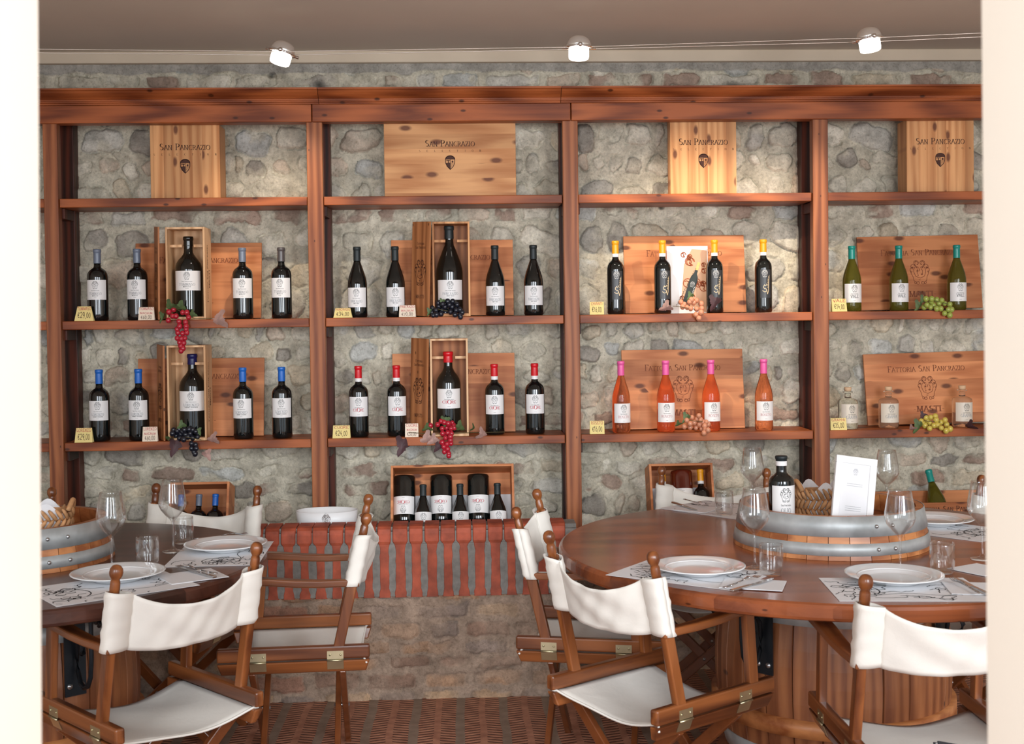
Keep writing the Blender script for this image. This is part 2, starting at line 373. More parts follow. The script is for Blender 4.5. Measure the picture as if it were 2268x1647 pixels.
def text2d(s, h, serif=True, track=0.12, bold=0.14, caps=True, jit=0, big=None):
    """quads centred on x=0, baseline y=0"""
    out = []; x = 0.0
    for i, ch in enumerate(s):
        k = h
        if ch.islower() and ch != 'e' and caps: k = h * 0.76; ch = ch.upper()
        if big and i in big: k = h * 1.45
        y0 = -(k - h) * 0.42 if big and i in big else 0
        if jit: y0 += rnd.uniform(-jit, jit) * h; k *= rnd.uniform(0.92, 1.08)
        g = G.get(ch)
        if g is None: x += h * 0.5; continue
        for pl in g[1]:
            stroke(out, [(x + a * k, y0 + b * k) for a, b in pl], bold * k, (0.05 * k if serif else bold * k), not serif, serif)
        x += (g[0] + track) * k
    tw = x - track * h
    return [[(a - tw / 2, b) for a, b in q] for q in out], tw
def fit(s, h, width, **k):
    q, tw = text2d(s, h, **k); f = width / tw
    return [[(a * f, b) for a, b in p] for p in q]
def shiftq(qs, dx, dy, rot=0, sx=1, sy=1):
    c, s = math.cos(rot), math.sin(rot)
    return [[(dx + (a * sx) * c - (b * sy) * s, dy + (a * sx) * s + (b * sy) * c) for a, b in q] for q in qs]
def blob(x, y, rx, ry, n=8, rot=0):
    return [(x + rx * math.cos(2 * PI * i / n + rot), y + ry * math.sin(2 * PI * i / n)) for i in range(n)]
def crest(h, dense=True):
    """heraldic cartouche with plumes, scrolls and feet, height h, centred"""
    out = []; t = 0.022
    for sx in (-1, 1):
        P = lambda l: [(sx * a, b) for a, b in l]
        for l in (arc(0.13, 0.40, 0.10, 0.09, -60, 230), arc(0.13, 0.41, 0.05, 0.045, -60, 200),
                  arc(0.25, 0.24, 0.11, 0.10, -80, 190), arc(0.30, 0.10, 0.10, 0.11, -70, 120),
                  [(0.04, 0.20), (0.16, 0.26), (0.24, 0.14), (0.25, 0.02), (0.18, -0.16), (0.0, -0.24)],
                  [(0.38, 0.08), (0.36, -0.04), (0.29, -0.18), (0.26, -0.34), (0.16, -0.40), (0.05, -0.38)],
                  arc(0.10, -0.44, 0.06, 0.05, 60, 380), arc(0.20, -0.42, 0.04, 0.05, 160, 420), [(0.06, 0.16), (0.12, 0.06), (0.1, -0.06)]):
            stroke(out, P(l), t, t, True)
        if dense:
            for x, y, r in ((0.08, 0.33, 0.045), (0.20, 0.30, 0.05), (0.30, 0.20, 0.05), (0.12, 0.20, 0.04), (0.33, 0.04, 0.03), (0.15, 0.46, 0.03)):
                out.append(blob(sx * x, y, r * .72, r * 0.6))
    for x, y, rx, ry in ((-0.09, 0.06, 0.045, 0.03), (0.08, -0.08, 0.05, 0.035), (-0.08, -0.12, 0.02, 0.04), (0.0, 0.1, 0.016, 0.07), (-0.03, -0.31, 0.05, 0.015)):
        out.append(blob(x, y, rx, ry))
    return [[(a * h, b * h) for a, b in q] for q in out]
def shield(h):
    out = []; o = [(-0.34, 0.22)] + arc(0, 0.22, 0.34, 0.26, 180, 0) + [(0.34, 0.22), (0.33, -0.05), (0.22, -0.3), (0.0, -0.52), (-0.22, -0.3), (-0.33, -0.05), (-0.34, 0.22)]
    stroke(out, o, 0.05, 0.05, True)
    out.append([(-0.34, 0.2)] + arc(0, 0.2, 0.34, 0.28, 180, 0)[1:-1][::1] + [(0.34, 0.2)])
    out[-1] = out[-1][::-1]
    out.append([(-0.32, -0.05), (-0.22, -0.3), (0.0, -0.52), (0.0, -0.02)])
    out.append([(-0.16, 0.14), (-0.16, -0.06), (-0.1, -0.06), (-0.1, 0.14)]); out.append([(-0.28, 0.16), (-0.28, 0.1), (-0.02, 0.1), (-0.02, 0.16)])
    out.append([(0.0, 0.2), (0.0, -0.5), (0.03, -0.46), (0.03, 0.2)]); out.append(blob(0.17, 0.05, 0.07, 0.08))
    for i in range(5): stroke(out, [(0.05, -0.05 - i * 0.07), (0.27 - i * 0.04, -0.05 - i * 0.07)], 0.02, 0.02, True)
    return [[(a * h, b * h) for a, b in q] for q in out]
def lay(mb, qs, fn, mat=0):
    for q in qs: mb.add([fn(a, b) for a, b in q], [tuple(range(len(q)))], mat)
    return mb
def flatfn(y=-0.0006, sx=1): return lambda a, b: (a * sx, y, b)
def cylfn(r, z0=0, inv=1): return lambda a, b: (inv * (r * math.sin(a / r)), -r * math.cos(a / r), z0 + inv * b)

# ------------------------------------------------------------------ room
YS, YB, YP = 5.20, 5.45, 4.82          # shelf front, stone wall, parapet front
Z1, Z2, Z3 = 2.008, 1.502, 0.997       # shelf tops
XL, XR = -2.7, 3.3
ZC = 2.655
def vnoise(sh, X, Zz, s, seed, octv=4):
    rs = np.random.RandomState(seed); out = 0; amp = 1; tot = 0
    for o in range(octv):
        g = rs.rand(128, 128); u = (X / s) % 127; v = (Zz / s) % 127
        i = np.floor(u).astype(int); j = np.floor(v).astype(int); fu = u - i; fv = v - j
        fu = fu * fu * (3 - 2 * fu); fv = fv * fv * (3 - 2 * fv)
        i2 = (i + 1) % 128; j2 = (j + 1) % 128
        out = out + amp * (g[i, j] * (1 - fu) * (1 - fv) + g[i2, j] * fu * (1 - fv) + g[i, j2] * (1 - fu) * fv + g[i2, j2] * fu * fv)
        tot += amp; amp *= 0.5; s = s / 2
    return out / tot
def stone_wall(name, Y, x0, x1, z0, z1, res, mode, material, seed):
    rs = np.random.RandomState(seed); rr = random.Random(seed)
    nx = int((x1 - x0) / res) + 1; nz = int((z1 - z0) / res) + 1
    gx = np.linspace(x0, x1, nx); gz = np.linspace(z0, z1, nz)
    X, Z = np.meshgrid(gx, gz)
    Xo = X + 10; Zo = Z + 10
    n1 = vnoise(None, Xo, Zo, 0.11, seed, 4); n2 = vnoise(None, Xo, Zo, 0.03, seed + 1, 4); n3 = vnoise(None, Xo, Zo, 0.35, seed + 2, 3)
    wx = (vnoise(None, Xo, Zo, 0.06, seed + 3, 3) - 0.5); wz = (vnoise(None, Xo, Zo, 0.06, seed + 4, 3) - 0.5)
    H = np.full(X.shape, -1.0); COL = np.zeros(X.shape + (3,))
    if mode == 'field':
        A = 0.034; pal = [(0.68, 0.64, 0.54), (0.76, 0.72, 0.62), (0.58, 0.56, 0.51), (0.68, 0.60, 0.47), (0.80, 0.76, 0.66), (0.58, 0.59, 0.57), (0.66, 0.56, 0.46), (0.40, 0.37, 0.33)]
        mcol = np.array((0.64, 0.60, 0.50)); warp = 0.045
    else:
        A = 0.026; pal = [(0.50, 0.31, 0.20), (0.36, 0.23, 0.17), (0.56, 0.37, 0.24), (0.44, 0.24, 0.17), (0.34, 0.26, 0.22), (0.62, 0.42, 0.27)]
        mcol = np.array((0.42, 0.31, 0.24)); warp = 0.03
    z = z0 - 0.03
    while z < z1 + 0.02:
        if mode == 'field': flat = rr.random() < 0.28; rh = rr.uniform(0.05, 0.07) if flat else rr.uniform(0.085, 0.145)
        else: flat = True; rh = rr.uniform(0.045, 0.075)
        x = x0 - rr.uniform(0, 0.1)
        while x < x1:
            ww = rr.uniform(0.13, 0.25) if flat else rr.uniform(0.6, 1.7) * rh
            if rr.random() < 0.12: ww *= 0.55
            cx = x + ww / 2; cz = z + rh / 2 + rr.uniform(-1, 1) * (0.004 if flat else 0.016)
            hx = ww / 2 * 0.96; hz = rh / 2 * (rr.uniform(0.85, 0.98) if flat else rr.uniform(0.72, 1.06))
            p = rr.uniform(5, 8) if flat else rr.uniform(2.1, 3.6)
            an = rr.uniform(-0.03, 0.03) if flat else rr.uniform(-0.35, 0.35)
            a = A * rr.uniform(0.55, 1.0) * (0.75 if flat else 1); tone = rr.uniform(0.85, 1.12)
            c = np.array(pal[rr.randrange(len(pal))]) * tone
            if mode == 'field' and flat and rr.random() < 0.5: c = np.array((0.44, 0.33, 0.27)) * tone
            i0 = max(0, int((cx - hx * 1.4 - x0) / res)); i1 = min(nx, int((cx + hx * 1.4 - x0) / res) + 2)
            j0 = max(0, int((cz - hz * 1.5 - z0) / res)); j1 = min(nz, int((cz + hz * 1.5 - z0) / res) + 2)
            if i1 > i0 and j1 > j0:
                sl = (slice(j0, j1), slice(i0, i1))
                dx = X[sl] - cx + wx[sl] * warp; dz = Z[sl] - cz + wz[sl] * warp
                u = (dx * math.cos(an) + dz * math.sin(an)) / hx; v = (-dx * math.sin(an) + dz * math.cos(an)) / hz
                d = (np.abs(u) ** p + np.abs(v) ** p) ** (1 / p)
                pr = 1 - np.exp(-np.clip(1 - d, 0, 1) * 9.0)
                h = np.where(d < 1, a * pr + (n2[sl] - 0.5) * 0.006 + u * rr.uniform(-.003, .003) + 0.001, -1)
                m = h > H[sl]
                H[sl] = np.where(m, h, H[sl]); COL[sl] = np.where(m[..., None], c, COL[sl])
            x += ww + rr.uniform(0.004, 0.016)
        z += rh + rr.uniform(0.004, 0.012)
    mort = 0.008 + 0.020 * np.clip(n1 - 0.30, 0, 1) * 1.5 + (n2 - 0.5) * 0.007
    if mode != 'field': mort = 0.008 + 0.006 * n1 + (n2 - 0.5) * 0.006
    df = H - mort
    hh = np.maximum(H, mort) - (0.017 if mode == 'field' else 0.012) * np.exp(-(df / 0.0036) ** 2) * np.clip(n2 * 3.2 - .9, 0, 1)
    hh = hh + (n3 - 0.5) * 0.02
    t = 1 / (1 + np.exp(-df / 0.0006)); smear = np.clip((n1 - 0.49) * 6, 0, 0.75 if mode == 'field' else 0.5)[..., None]
    c2 = (COL * (1 - smear) + mcol * smear) * (0.86 + 0.28 * n3[..., None])
    col = c2 * t[..., None] + mcol * (1 - t[..., None])
    if mode == 'field':
        # patch of paler render left along the top of the wall, and small holes sunk in and coloured darker
        top = np.clip((Z - (z1 - 0.030 - 0.045 * (n1 - .2))) / 0.004, 0, 1)
        hh = hh * (1 - top) + (0.016 + n2 * 0.003) * top; col = col * (1 - top[..., None]) + np.array((0.42, 0.40, 0.37)) * top[..., None]
        for hx_, hz_, r_ in ((-0.60, 2.515, 0.032), (-0.80, 2.555, 0.018), (-0.06, 1.9, 0.016), (1.22, 2.50, 0.035), (0.9, 1.97, 0.012)):
            dd = np.hypot(X - hx_, (Z - hz_) * 1.5) / r_ + (n2 - 0.5) * 1.2
            k = np.clip(1.2 - dd, 0, 1); hh = hh - 0.02 * k; col = col * (1 - 0.75 * k[..., None])
    vs = np.stack([X, Y - hh, Z], -1).reshape(-1, 3)
    idx = np.arange(nx * nz).reshape(nz, nx)
    fs = np.stack([idx[:-1, :-1], idx[:-1, 1:], idx[1:, 1:], idx[1:, :-1]], -1).reshape(-1, 4)
    me = bpy.data.meshes.new(name)
    me.vertices.add(len(vs)); me.vertices.foreach_set('co', vs.ravel())
    me.loops.add(fs.size); me.loops.foreach_set('vertex_index', fs.ravel())
    me.polygons.add(len(fs)); me.polygons.foreach_set('loop_start', np.arange(0, fs.size, 4)); me.polygons.foreach_set('loop_total', np.full(len(fs), 4))
    me.polygons.foreach_set('use_smooth', np.ones(len(fs), bool))
    me.update(calc_edges=True)
    ca = me.color_attributes.new('stone', 'FLOAT_COLOR', 'POINT')
    ca.data.foreach_set('color', np.concatenate([col.reshape(-1, 3), np.ones((len(vs), 1))], 1).ravel())
    me.materials.append(material)
    return link(name, me, kind='structure')
stone_wall('wall_back', YB, XL, XR, 0.0, 2.61, 0.0042, 'field', M_stone, 11)
XPE = 0.45                                   # end of the parapet, under the big table
stone_wall('wall_low', 4.855, XL, XPE, 0.0, 0.43, 0.006, 'rough', M_rough, 5)
stone_wall('wall_low_recess', 5.165, XPE - 0.02, XR, 0.0, 0.50, 0.008, 'rough', M_rough, 9)
m = mat('fishbone brick floor', rough=0.6); N = NT(m); tc = N.n('TexCoord'); sp = N.n('SeparateXYZ', i_0=tc.outputs['Object'])
wn = N.n('TexNoise', i_Vector=tc.outputs['Object'], i_Scale=3.0, i_Detail=3.0)
xx = N.math('ADD', sp.outputs[0], N.math('MULTIPLY', wn.outputs['Fac'], 0.03))
u = N.math('FRACT', N.math('DIVIDE', xx, 0.168)); au = N.math('ABSOLUTE', N.math('SUBTRACT', u, 0.5))
v = N.math('FRACT', N.math('DIVIDE', N.math('ADD', sp.outputs[1], N.math('MULTIPLY', au, 0.05)), 0.026))
rib = N.math('PINGPONG', v, 0.5)
inrib = N.math('MULTIPLY', N.math('GREATER_THAN', au, 0.075), N.math('LESS_THAN', au, 0.40))
joint = N.math('GREATER_THAN', au, 0.40)
hgt = N.math('ADD', N.math('MULTIPLY', inrib, N.math('SMOOTH_MIN', rib, 0.30, 0.1)), N.math('MULTIPLY', N.math('SUBTRACT', 1.0, inrib), 0.36))
hgt = N.math('SUBTRACT', hgt, N.math('MULTIPLY', joint, 0.12))
nb = N.n('TexNoise', i_Vector=tc.outputs['Object'], i_Scale=22.0, i_Detail=6.0)
cb = N.ramp(nb.outputs['Fac'], [(0.3, srgb(150, 98, 76)), (0.7, srgb(190, 134, 106))])
cg = N.mix(N.math('MULTIPLY', inrib, N.ramp(rib, [(0.09, (1, 1, 1, 1)), (0.17, (0, 0, 0, 1))])), cb, srgb(84, 54, 42))
cj = N.mix(joint, cg, N.ramp(nb.outputs['Fac'], [(0.3, srgb(124, 104, 88)), (0.7, srgb(152, 130, 112))]))
N.link(cj, 'Base Color'); N.bump(N.math('ADD', hgt, N.math('MULTIPLY', nb.outputs['Fac'], 0.10)), 1.0, 0.012)
struct('floor', MB().box(XL - .1, XR + .1, -4, 5.6, -0.1, 0.0), m)
struct('ceiling', MB().box(XL - .1, XR + .1, 1.0, 5.55, ZC, ZC + 0.12), M_ceil)
struct('trim_1', MB().box(XL, XR, YB - 0.045, YB + 0.02, 2.606, ZC + 0.002), M_band, bevel=0.004)
struct('wall_left', MB().box(XL - 0.12, XL, 1.0, 5.55, 0, ZC), M_white)
struct('wall_right', MB().box(XR, XR + 0.12, 1.0, 5.55, 0, ZC), M_white)
# the near front wall: two white pillars with openings between and beside them, header above
YN0, YN1 = 0.78, 1.16
def pillar(name, pxt, pxb, s):
    t = onY(pxt, 0, YN1); b = onY(pxb, IH, YN1); k = (t.x - b.x) / (t.z - b.z); x0 = b.x - k * b.z; x1 = x0 + k * ZC
    vs = [(x, y, z) for z, xe in ((0, x0), (ZC, x1)) for y in (YN0, YN1) for x in (xe, xe + s * 0.42)]
    return struct(name, MB().add(vs, [(0, 2, 3, 1), (4, 5, 7, 6), (0, 1, 5, 4), (2, 6, 7, 3), (0, 4, 6, 2), (1, 3, 7, 5)]), M_white, bevel=0.006)
pillar('wall_front_left', 89, 97, -1); pillar('wall_front_right', 2168, 2182, 1)
struct('wall_front_header', MB().box(XL - .1, XR + .1, YN0, YN1, 2.4, ZC + 0.3), M_white)
# brick parapet: upright bullnose bricks set in grey mortar
mb = MB(); ZPT = 0.687; ZPB = 0.408
mb.box(XL, XPE, YP + 0.006, YP + 0.14, ZPB + 0.004, ZPT - 0.07, 1).box(XL, XPE, YP + 0.0085, YP + 0.128, ZPT - 0.0695, ZPT - 0.022, 1).box(XL, XPE, YP + 0.022, YP + 0.128, ZPT - 0.0215, ZPT - 0.006, 1)
x = XL + 0.01; rb = random.Random(3)
while x < XPE - 0.05:
    cx = x + 0.031; secs = []
    tw = rb.uniform(0.0265, 0.0295)
    hw = rb.uniform(.0165, .0205); zs_ = [ZPT - .085 - k * (ZPT - .085 - ZPB) / 11 for k in range(12)]; tw = rb.uniform(.0255, .0292)
    for z_, wd in [(ZPT, tw), (ZPT - .060, tw), (ZPT - .072, hw + .003)] + [(z, hw + rb.uniform(-.0016, .0016) + (.004 if z < ZPB + .02 else 0)) for z in zs_]:
        secs.append((z_, cx - wd + rb.uniform(-.001, .001), cx + wd + rb.uniform(-.001, .001)))
    vs = []; fs = []; rings = []
    prof = [(ZPT - 0.03, 0.0), (ZPT - 0.012, 0.006), (ZPT - 0.003, 0.018), (ZPT, 0.035), (ZPT, 0.13)]
    def wat(z_):
        for (za, a0, a1), (zb, b0, b1) in zip(secs, secs[1:]):
            if zb <= z_ <= za:
                t = (za - z_) / max(1e-6, za - zb); return a0 + (b0 - a0) * t, a1 + (b1 - a1) * t
        return secs[-1][1:]
    line = [(z_, 0.004 if z_ < ZPT - 0.07 else 0.0) for z_, _, _ in secs[::-1] if z_ < ZPT - 0.04] + prof
    for z_, y_ in line:
        a, b = wat(z_); rings.append([(a, YP + 0.13, z_), (a, YP + y_ + 0.004, z_), (a + 0.003, YP + y_, z_), (b - 0.003, YP + y_, z_), (b, YP + y_ + 0.004, z_), (b, YP + 0.13, z_)])
    b0 = len(vs)
    for r in rings: vs += r
    for i in range(len(rings) - 1):
        for k in range(5): fs.append((i * 6 + k, i * 6 + k + 1, (i + 1) * 6 + k + 1, (i + 1) * 6 + k))
    fs.append(tuple(range(6))[::-1])
    mb.add(vs, fs, 0, False); x += 0.062
struct('trim_2', mb, [M_brick, M_mort])
struct('trim_3', MB().box(XL, XPE, YP + 0.142, YB - 0.03, 0.455, 0.505).box(XPE + .001, XR, 5.17, YB - 0.03, 0.455, 0.505), M_mort)

# ------------------------------------------------------------------ wall shelving
sh = thing('bottle_shelving', 'stained pine shelving in four bays against the stone wall, filled with wine bottles', 'shelving', (0, YS, 0))
def L(Y): return Y - YS
pst = [(101, 133), (684, 719), (1249.5, 1283.5), (1802, 1836), (2392, 2426)]
PXX = []
ZBEAM0 = onY(1000, 268, YS - 0.03).z; ZBEAM1 = onY(1000, 229, YS - 0.03).z; ZTOP = onY(1000, 194, YS - 0.07).z
for i, (a, b) in enumerate(pst):
    x0 = onY(a, 640, YS - 0.012).x; x1 = onY(b, 640, YS - 0.012).x; PXX.append((x0, x1))
    lean = onY(a, 300, YS).x - onY([98.5, 681, 1248, 1801.5, 2392][i], 300, YS).x
    part('post', MB().box(x0, x1, -0.012, 0.035, 0.506, ZBEAM0 + 0.01), M_post, sh, bevel=0.003)
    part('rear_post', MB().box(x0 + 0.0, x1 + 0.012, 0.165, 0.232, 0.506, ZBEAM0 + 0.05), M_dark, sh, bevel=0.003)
edges = [(XL + .02, PXX[0][0])] + [(PXX[i][1], PXX[i + 1][0]) for i in range(4)]
for (x0, x1) in edges:
    for zt in (Z1, Z2, Z3):
        part('shelf', MB().box(x0 + 0.001, x1 - 0.002, 0.0, 0.236, zt - 0.036, zt), M_shelf, sh, bevel=0.003)
for i in range(1, 5):
    for zt in (Z1, Z2, Z3):
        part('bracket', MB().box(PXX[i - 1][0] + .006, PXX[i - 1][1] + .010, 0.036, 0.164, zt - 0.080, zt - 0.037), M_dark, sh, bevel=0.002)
xs = [XL + .02, onY(692, 250, YS).x, onY(1263, 250, YS).x, XR - .02]
for a, b in zip(xs, xs[1:]):
    part('beam', MB().box(a + 0.0015, b - 0.0015, -0.03, 0.04, ZBEAM0, ZBEAM1), M_shelf, sh, bevel=0.003)
xs = [XL + .02, onY(708, 210, YS).x, onY(1240, 210, YS).x, XR - .02]
hC = ZTOP - ZBEAM1
pr = [(0.24, 0), (-0.034, 0), (-0.036, 0.10), (-0.042, 0.14), (-0.042, 0.22), (-0.046, 0.24), (-0.046, 0.33), (-0.052, 0.36), (-0.058, 0.44), (-0.072, 0.56), (-0.082, 0.70), (-0.088, 0.84), (-0.094, 0.88), (-0.094, 1.0), (0.24, 1.0)]
for a, b in zip(xs, xs[1:]):
    mb = MB(); n = len(pr); vs = [(xv, y, ZBEAM1 + z * hC) for xv in (a + .001, b - .001) for y, z in pr]
    mb.add(vs, [(i, i + 1, n + i + 1, n + i) for i in range(n - 1)] + [(n - 1, 0, n, 2 * n - 1), tuple(range(n))[::-1], tuple(range(n, 2 * n))])
    part('cornice', mb, M_shelf, sh)

# ------------------------------------------------------------------ bottles
def round_prof(pts, n=5):
    return pts
def bottle(kind, h, r, nr, cap, labelkind, glass=M_black, text='', cap_h=0.20, lab=(0.293, 0.567), band=None, inv=False):
    o = thing('wine_bottle', 'x', 'bottle')
    if kind == 'bordeaux':
        P = [(0.0, 0.012), (r * .6, 0.004), (r * .9, 0.0), (r, 0.006)] + [(r, h * k) for k in (0.1, 0.3, 0.5, 0.60)] + \
            [(r * .985, h * .632), (r * .93, h * .664), (r * .80, h * .695), (r * .62, h * .718), (nr * 1.22, h * .738), (nr * 1.03, h * .76), (nr, h * .80)]
    elif kind == 'magnum':
        P = [(0.0, 0.014), (r * .6, 0.004), (r * .92, 0.0), (r, 0.008)] + [(r, h * k) for k in (0.1, 0.3, 0.5, 0.58)] + \
            [(r * .98, h * .62), (r * .90, h * .665), (r * .74, h * .71), (r * .55, h * .745), (nr * 1.25, h * .775), (nr * 1.05, h * .80), (nr, h * .84)]
    elif kind == 'burgundy':
        P = [(0.0, 0.012), (r * .6, 0.004), (r * .9, 0.0), (r, 0.006)] + [(r, h * k) for k in (0.1, 0.25, 0.40, 0.46)] + \
            [(r * .97, h * .51), (r * .89, h * .565), (r * .77, h * .62), (r * .63, h * .675), (r * .51, h * .725), (nr * 1.12, h * .775), (nr * 1.0, h * .82)]
    else:  # squat spirit
        P = [(0.0, 0.014), (r * .6, 0.006), (r * .92, 0.0), (r, 0.008), (r, h * .2), (r, h * .5), (r, h * .62), (r * .95, h * .675), (r * .8, h * .705), (r * .55, h * .725), (nr * 1.05, h * .745), (nr, h * .78), (nr, h * .86),
             (nr * 1.6, h * .87), (nr * 1.6, h * .895), (nr * 1.0, h * .90), (0, h * .90)]
    ch0 = h * (1 - cap_h)
    if kind != 'squat': P += [(nr * .99, ch0), (nr * .98, h * .995), (0, h * .995)]
    part('glass_body', MB().lathe(P, 40), glass, o)
    if kind == 'squat':
        part('cork_stopper', MB().lathe([(0, h * .9), (nr * .95, h * .9), (nr * 1.15, h * .93), (nr * 1.2, h * .995), (nr * 1.1, h), (0, h)], 20), M_cork, o)
    else:
        q = nr * 1.07
        part('capsule', MB().lathe([(q * 1.0, ch0), (q * 1.03, ch0 + 0.004), (q, h * .94), (q * 1.0, h * .95), (q * 1.10, h * .955), (q * 1.12, h * .985), (q * 1.02, h), (0, h)], 24), M_cap[cap], o)
        if band: part('neck_band', MB().lathe([(nr * 1.09, ch0 - 0.014), (nr * 1.09, ch0)], 24), M_lab, o)
    rl = r + 0.0007; z0, z1 = lab[0] * h, lab[1] * h; wl = r * 1.62 if labelkind != 'slate' else r * 1.35; wp = r * 2.3 if labelkind != 'slate' else wl
    hl = z1 - z0
    mb = MB(); mb.grid(lambda u, v: cylfn(rl)((u - 0.5) * wp, z0 + v * hl), 28, 2)
    s = -1 if inv else 1; zc = (z0 + z1) / 2
    lb = part('label', mb, {'white': M_lab, 'slate': M_labd, 'beige': M_labb}[labelkind], o)
    fn = cylfn(rl + 0.0006); ink = MB(); col = MB()
    F_ = lambda a, b: fn(s * a, zc + s * b)
    if labelkind == 'slate':
        lay(ink, shiftq(crest(0.032), -0.004, hl * 0.36), F_)
        big = [arc(-.004, -.028, .008, .007, 200, 430, 12) + arc(-.004, -.014, .006, .007, 260, 60, 10), arc(-.001, -.004, .005, .004, 180, 400, 8), [(-0.014, -0.030), (0.004, -0.028), (0.008, -0.044), (0.012, -0.03), (0.013, 0.0), (0.016, 0.03)]]
        qs = []
        for l in big: stroke(qs, l, 0.0022, 0.0022, True)
        x_ = 0.0
        wv_ = [(0.010 + 0.0034 * math.sin(i * .55) + i * .00003, -0.022 + i * 0.00062 - 0.0028 * math.cos(i * .55)) for i in range(76)] + [(0.018, 0.036)]
        stroke(qs, wv_, 0.0011, 0.0011, True)
        lay(col, qs, F_)
        part('emblem', ink, M_silver, lb); part('lettering', col, M_gold, lb)
    else:
        k = hl / 0.082
        lay(ink, shiftq(crest(hl * 0.40), 0, hl * 0.24), F_)
        lay(ink, shiftq(fit('San Pancrazio', 0.0042 * k, wl * 0.50), 0, -hl * 0.065), F_)
        lay(ink, [[(-wl * .45, -hl * .455), (wl * .45, -hl * .455), (wl * .45, -hl * .462), (-wl * .45, -hl * .462)]], F_)
        if text == 'CUORE':
            lay(col, shiftq(fit('CUORE', 0.0115 * k, wl * 0.70, bold=0.17, big=[2], track=0.1), 0, -hl * 0.24), F_)
        else:
            th = 0.0125 * k if text in ('VALE', 'GRAPPA') else 0.0105 * k
            lay(col, shiftq(fit(text, th, wl * {'VALE': 0.52, 'OLIO': 0.5}.get(text, 0.76)), 0, -hl * 0.255), F_)
            sub = {'TOMMASO': 'MERLOT', 'LORENZO': 'CABERNET SAUVIGNON', 'PANCRAZIO': 'PINOT NERO'}.get(text)
            if sub: lay(ink, shiftq(fit(sub, 0.0045 * k, wl * (.62 if len(sub) > 12 else .36)), 0, -hl * 0.335), F_)
        lay(ink, [[(-wl * .08, -hl * .40), (wl * .08, -hl * .40), (wl * .08, -hl * .408), (-wl * .08, -hl * .408)]], F_)
        part('emblem', ink, M_ink, lb)
        part('lettering', col, {'CUORE': M_inkr, 'ROSETO': M_inkp, 'TOMMASO': M_inkt}.get(text, M_inkg if text != 'VALE' else M_ink), lb)
    return Proto(o)
BT = {
 'tom': bottle('bordeaux', .300, .0425, .0140, 'grey', 'white', text='TOMMASO'),
 'tomd': bottle('bordeaux', .300, .0425, .0140, 'dkgrey', 'white', text='TOMMASO'),
 'lor': bottle('bordeaux', .300, .0420, .0140, 'blue', 'white', text='LORENZO'),
 'cuo': bottle('bordeaux', .300, .0410, .0140, 'red', 'white', text='CUORE', cap_h=.175, band=1),
 'pan': bottle('burgundy', .299, .0410, .0140, 'black', 'white', text='PANCRAZIO', lab=(.145, .42)),
 'chi': bottle('bordeaux', .313, .0365, .0133, 'yellow', 'slate', cap_h=.175, band=1, lab=(.20, .585)),
 'ros': bottle('burgundy', .304, .0388, .0135, 'pink', 'white', M_rose, 'ROSETO', lab=(.14, .41)),
 'val': bottle('burgundy', .281, .0395, .0135, 'teal', 'white', M_green, 'VALE', lab=(.135, .42)),
 'gra': bottle('squat', .178, .0420, .0130, '', 'beige', M_grap, 'GRAPPA', lab=(.14, .60)),
 'mtom': bottle('magnum', .335, .0560, .0185, 'blackglass', 'white', text='TOMMASO', cap_h=.12, lab=(.32, .565)),
 'mlor': bottle('magnum', .345, .0560, .0185, 'navy', 'white', text='LORENZO', cap_h=.13, lab=(.31, .55)),
 'mcuo': bottle('magnum', .340, .0520, .0185, 'red', 'white', text='CUORE', cap_h=.135, lab=(.295, .54)),
 'mpan': bottle('burgundy', .370, .0560, .0180, 'black', 'white', text='PANCRAZIO', cap_h=.15, lab=(.15, .375)),
}
YBOT = YS + 0.070
BT['pans'] = bottle('burgundy', .268, .0410, .0140, 'black', 'white', text='PANCRAZIO', lab=(.2, .505))
def place(kind, px, z, label, group, Y=YBOT, rz=None, yp=None):
    py = {Z1: 430, Z2: 660, Z3: 920}.get(z, 1100)
    p = onY(px, py, Y)
    return BT[kind].put(label, (p.x, Y, z + 0.0006), (0, 0, rnd.uniform(-0.12, 0.12) + 0.06 if rz is None else rz), group)
for k, px, wh in (('tom', 217, 'first from left, beside yellow card'), ('tom', 305, 'second from left, beside the leaning lid'), ('tom', 538, 'just right of the open box'), ('tomd', 624, 'last on the right, darkest capsule')):
    place(k, px, Z2, 'grey capped bottle on left bay middle shelf, ' + wh, 'grey capped bottles on the left bay middle shelf')
for k, px, wh in (('lor', 221, 'first from left, beside yellow card'), ('lor', 308, 'second from left, behind pale card'), ('lor', 539, 'just right of the open box'), ('lor', 625, 'last on the right, against bare stone')):
    place(k, px, Z3, 'blue capped bottle on left bay lower shelf, ' + wh, 'blue capped bottles on the left bay lower shelf')
for px, wh in ((792, 'first from the left'), (876, 'second from the left'), (1097, 'just right of the open box'), (1182, 'last on the right, against bare stone')):
    place('pan', px, Z2, 'black capped bottle on second bay middle shelf, ' + wh, 'black capped bottles on the second bay middle shelf')
for px, wh in ((795, 'first from the left'), (879, 'second from the left'), (1096, 'just right of the open box'), (1185, 'last on the right, against bare stone')):
    place('cuo', px, Z3, 'red capped bottle on second bay lower shelf, ' + wh, 'red capped bottles on the second bay lower shelf')
for px, wh in ((1364, 'first from the left, beside the price card'), (1468, 'second, left of the bottle poster'), (1583, 'third, right of the bottle poster'), (1691, 'last on the right, against bare stone')):
    place('chi', px, Z2, 'yellow capped black wine bottle with slate label, ' + wh, 'yellow capped bottles on the third bay middle shelf')
for px, wh in ((1376, 'first from the left'), (1475, 'second from the left'), (1575, 'third, behind the small grapes'), (1692, 'last on the right, against bare stone')):
    place('ros', px, Z3, 'pink capped rose wine bottle, ' + wh, 'pink capped rose bottles on the third bay lower shelf')
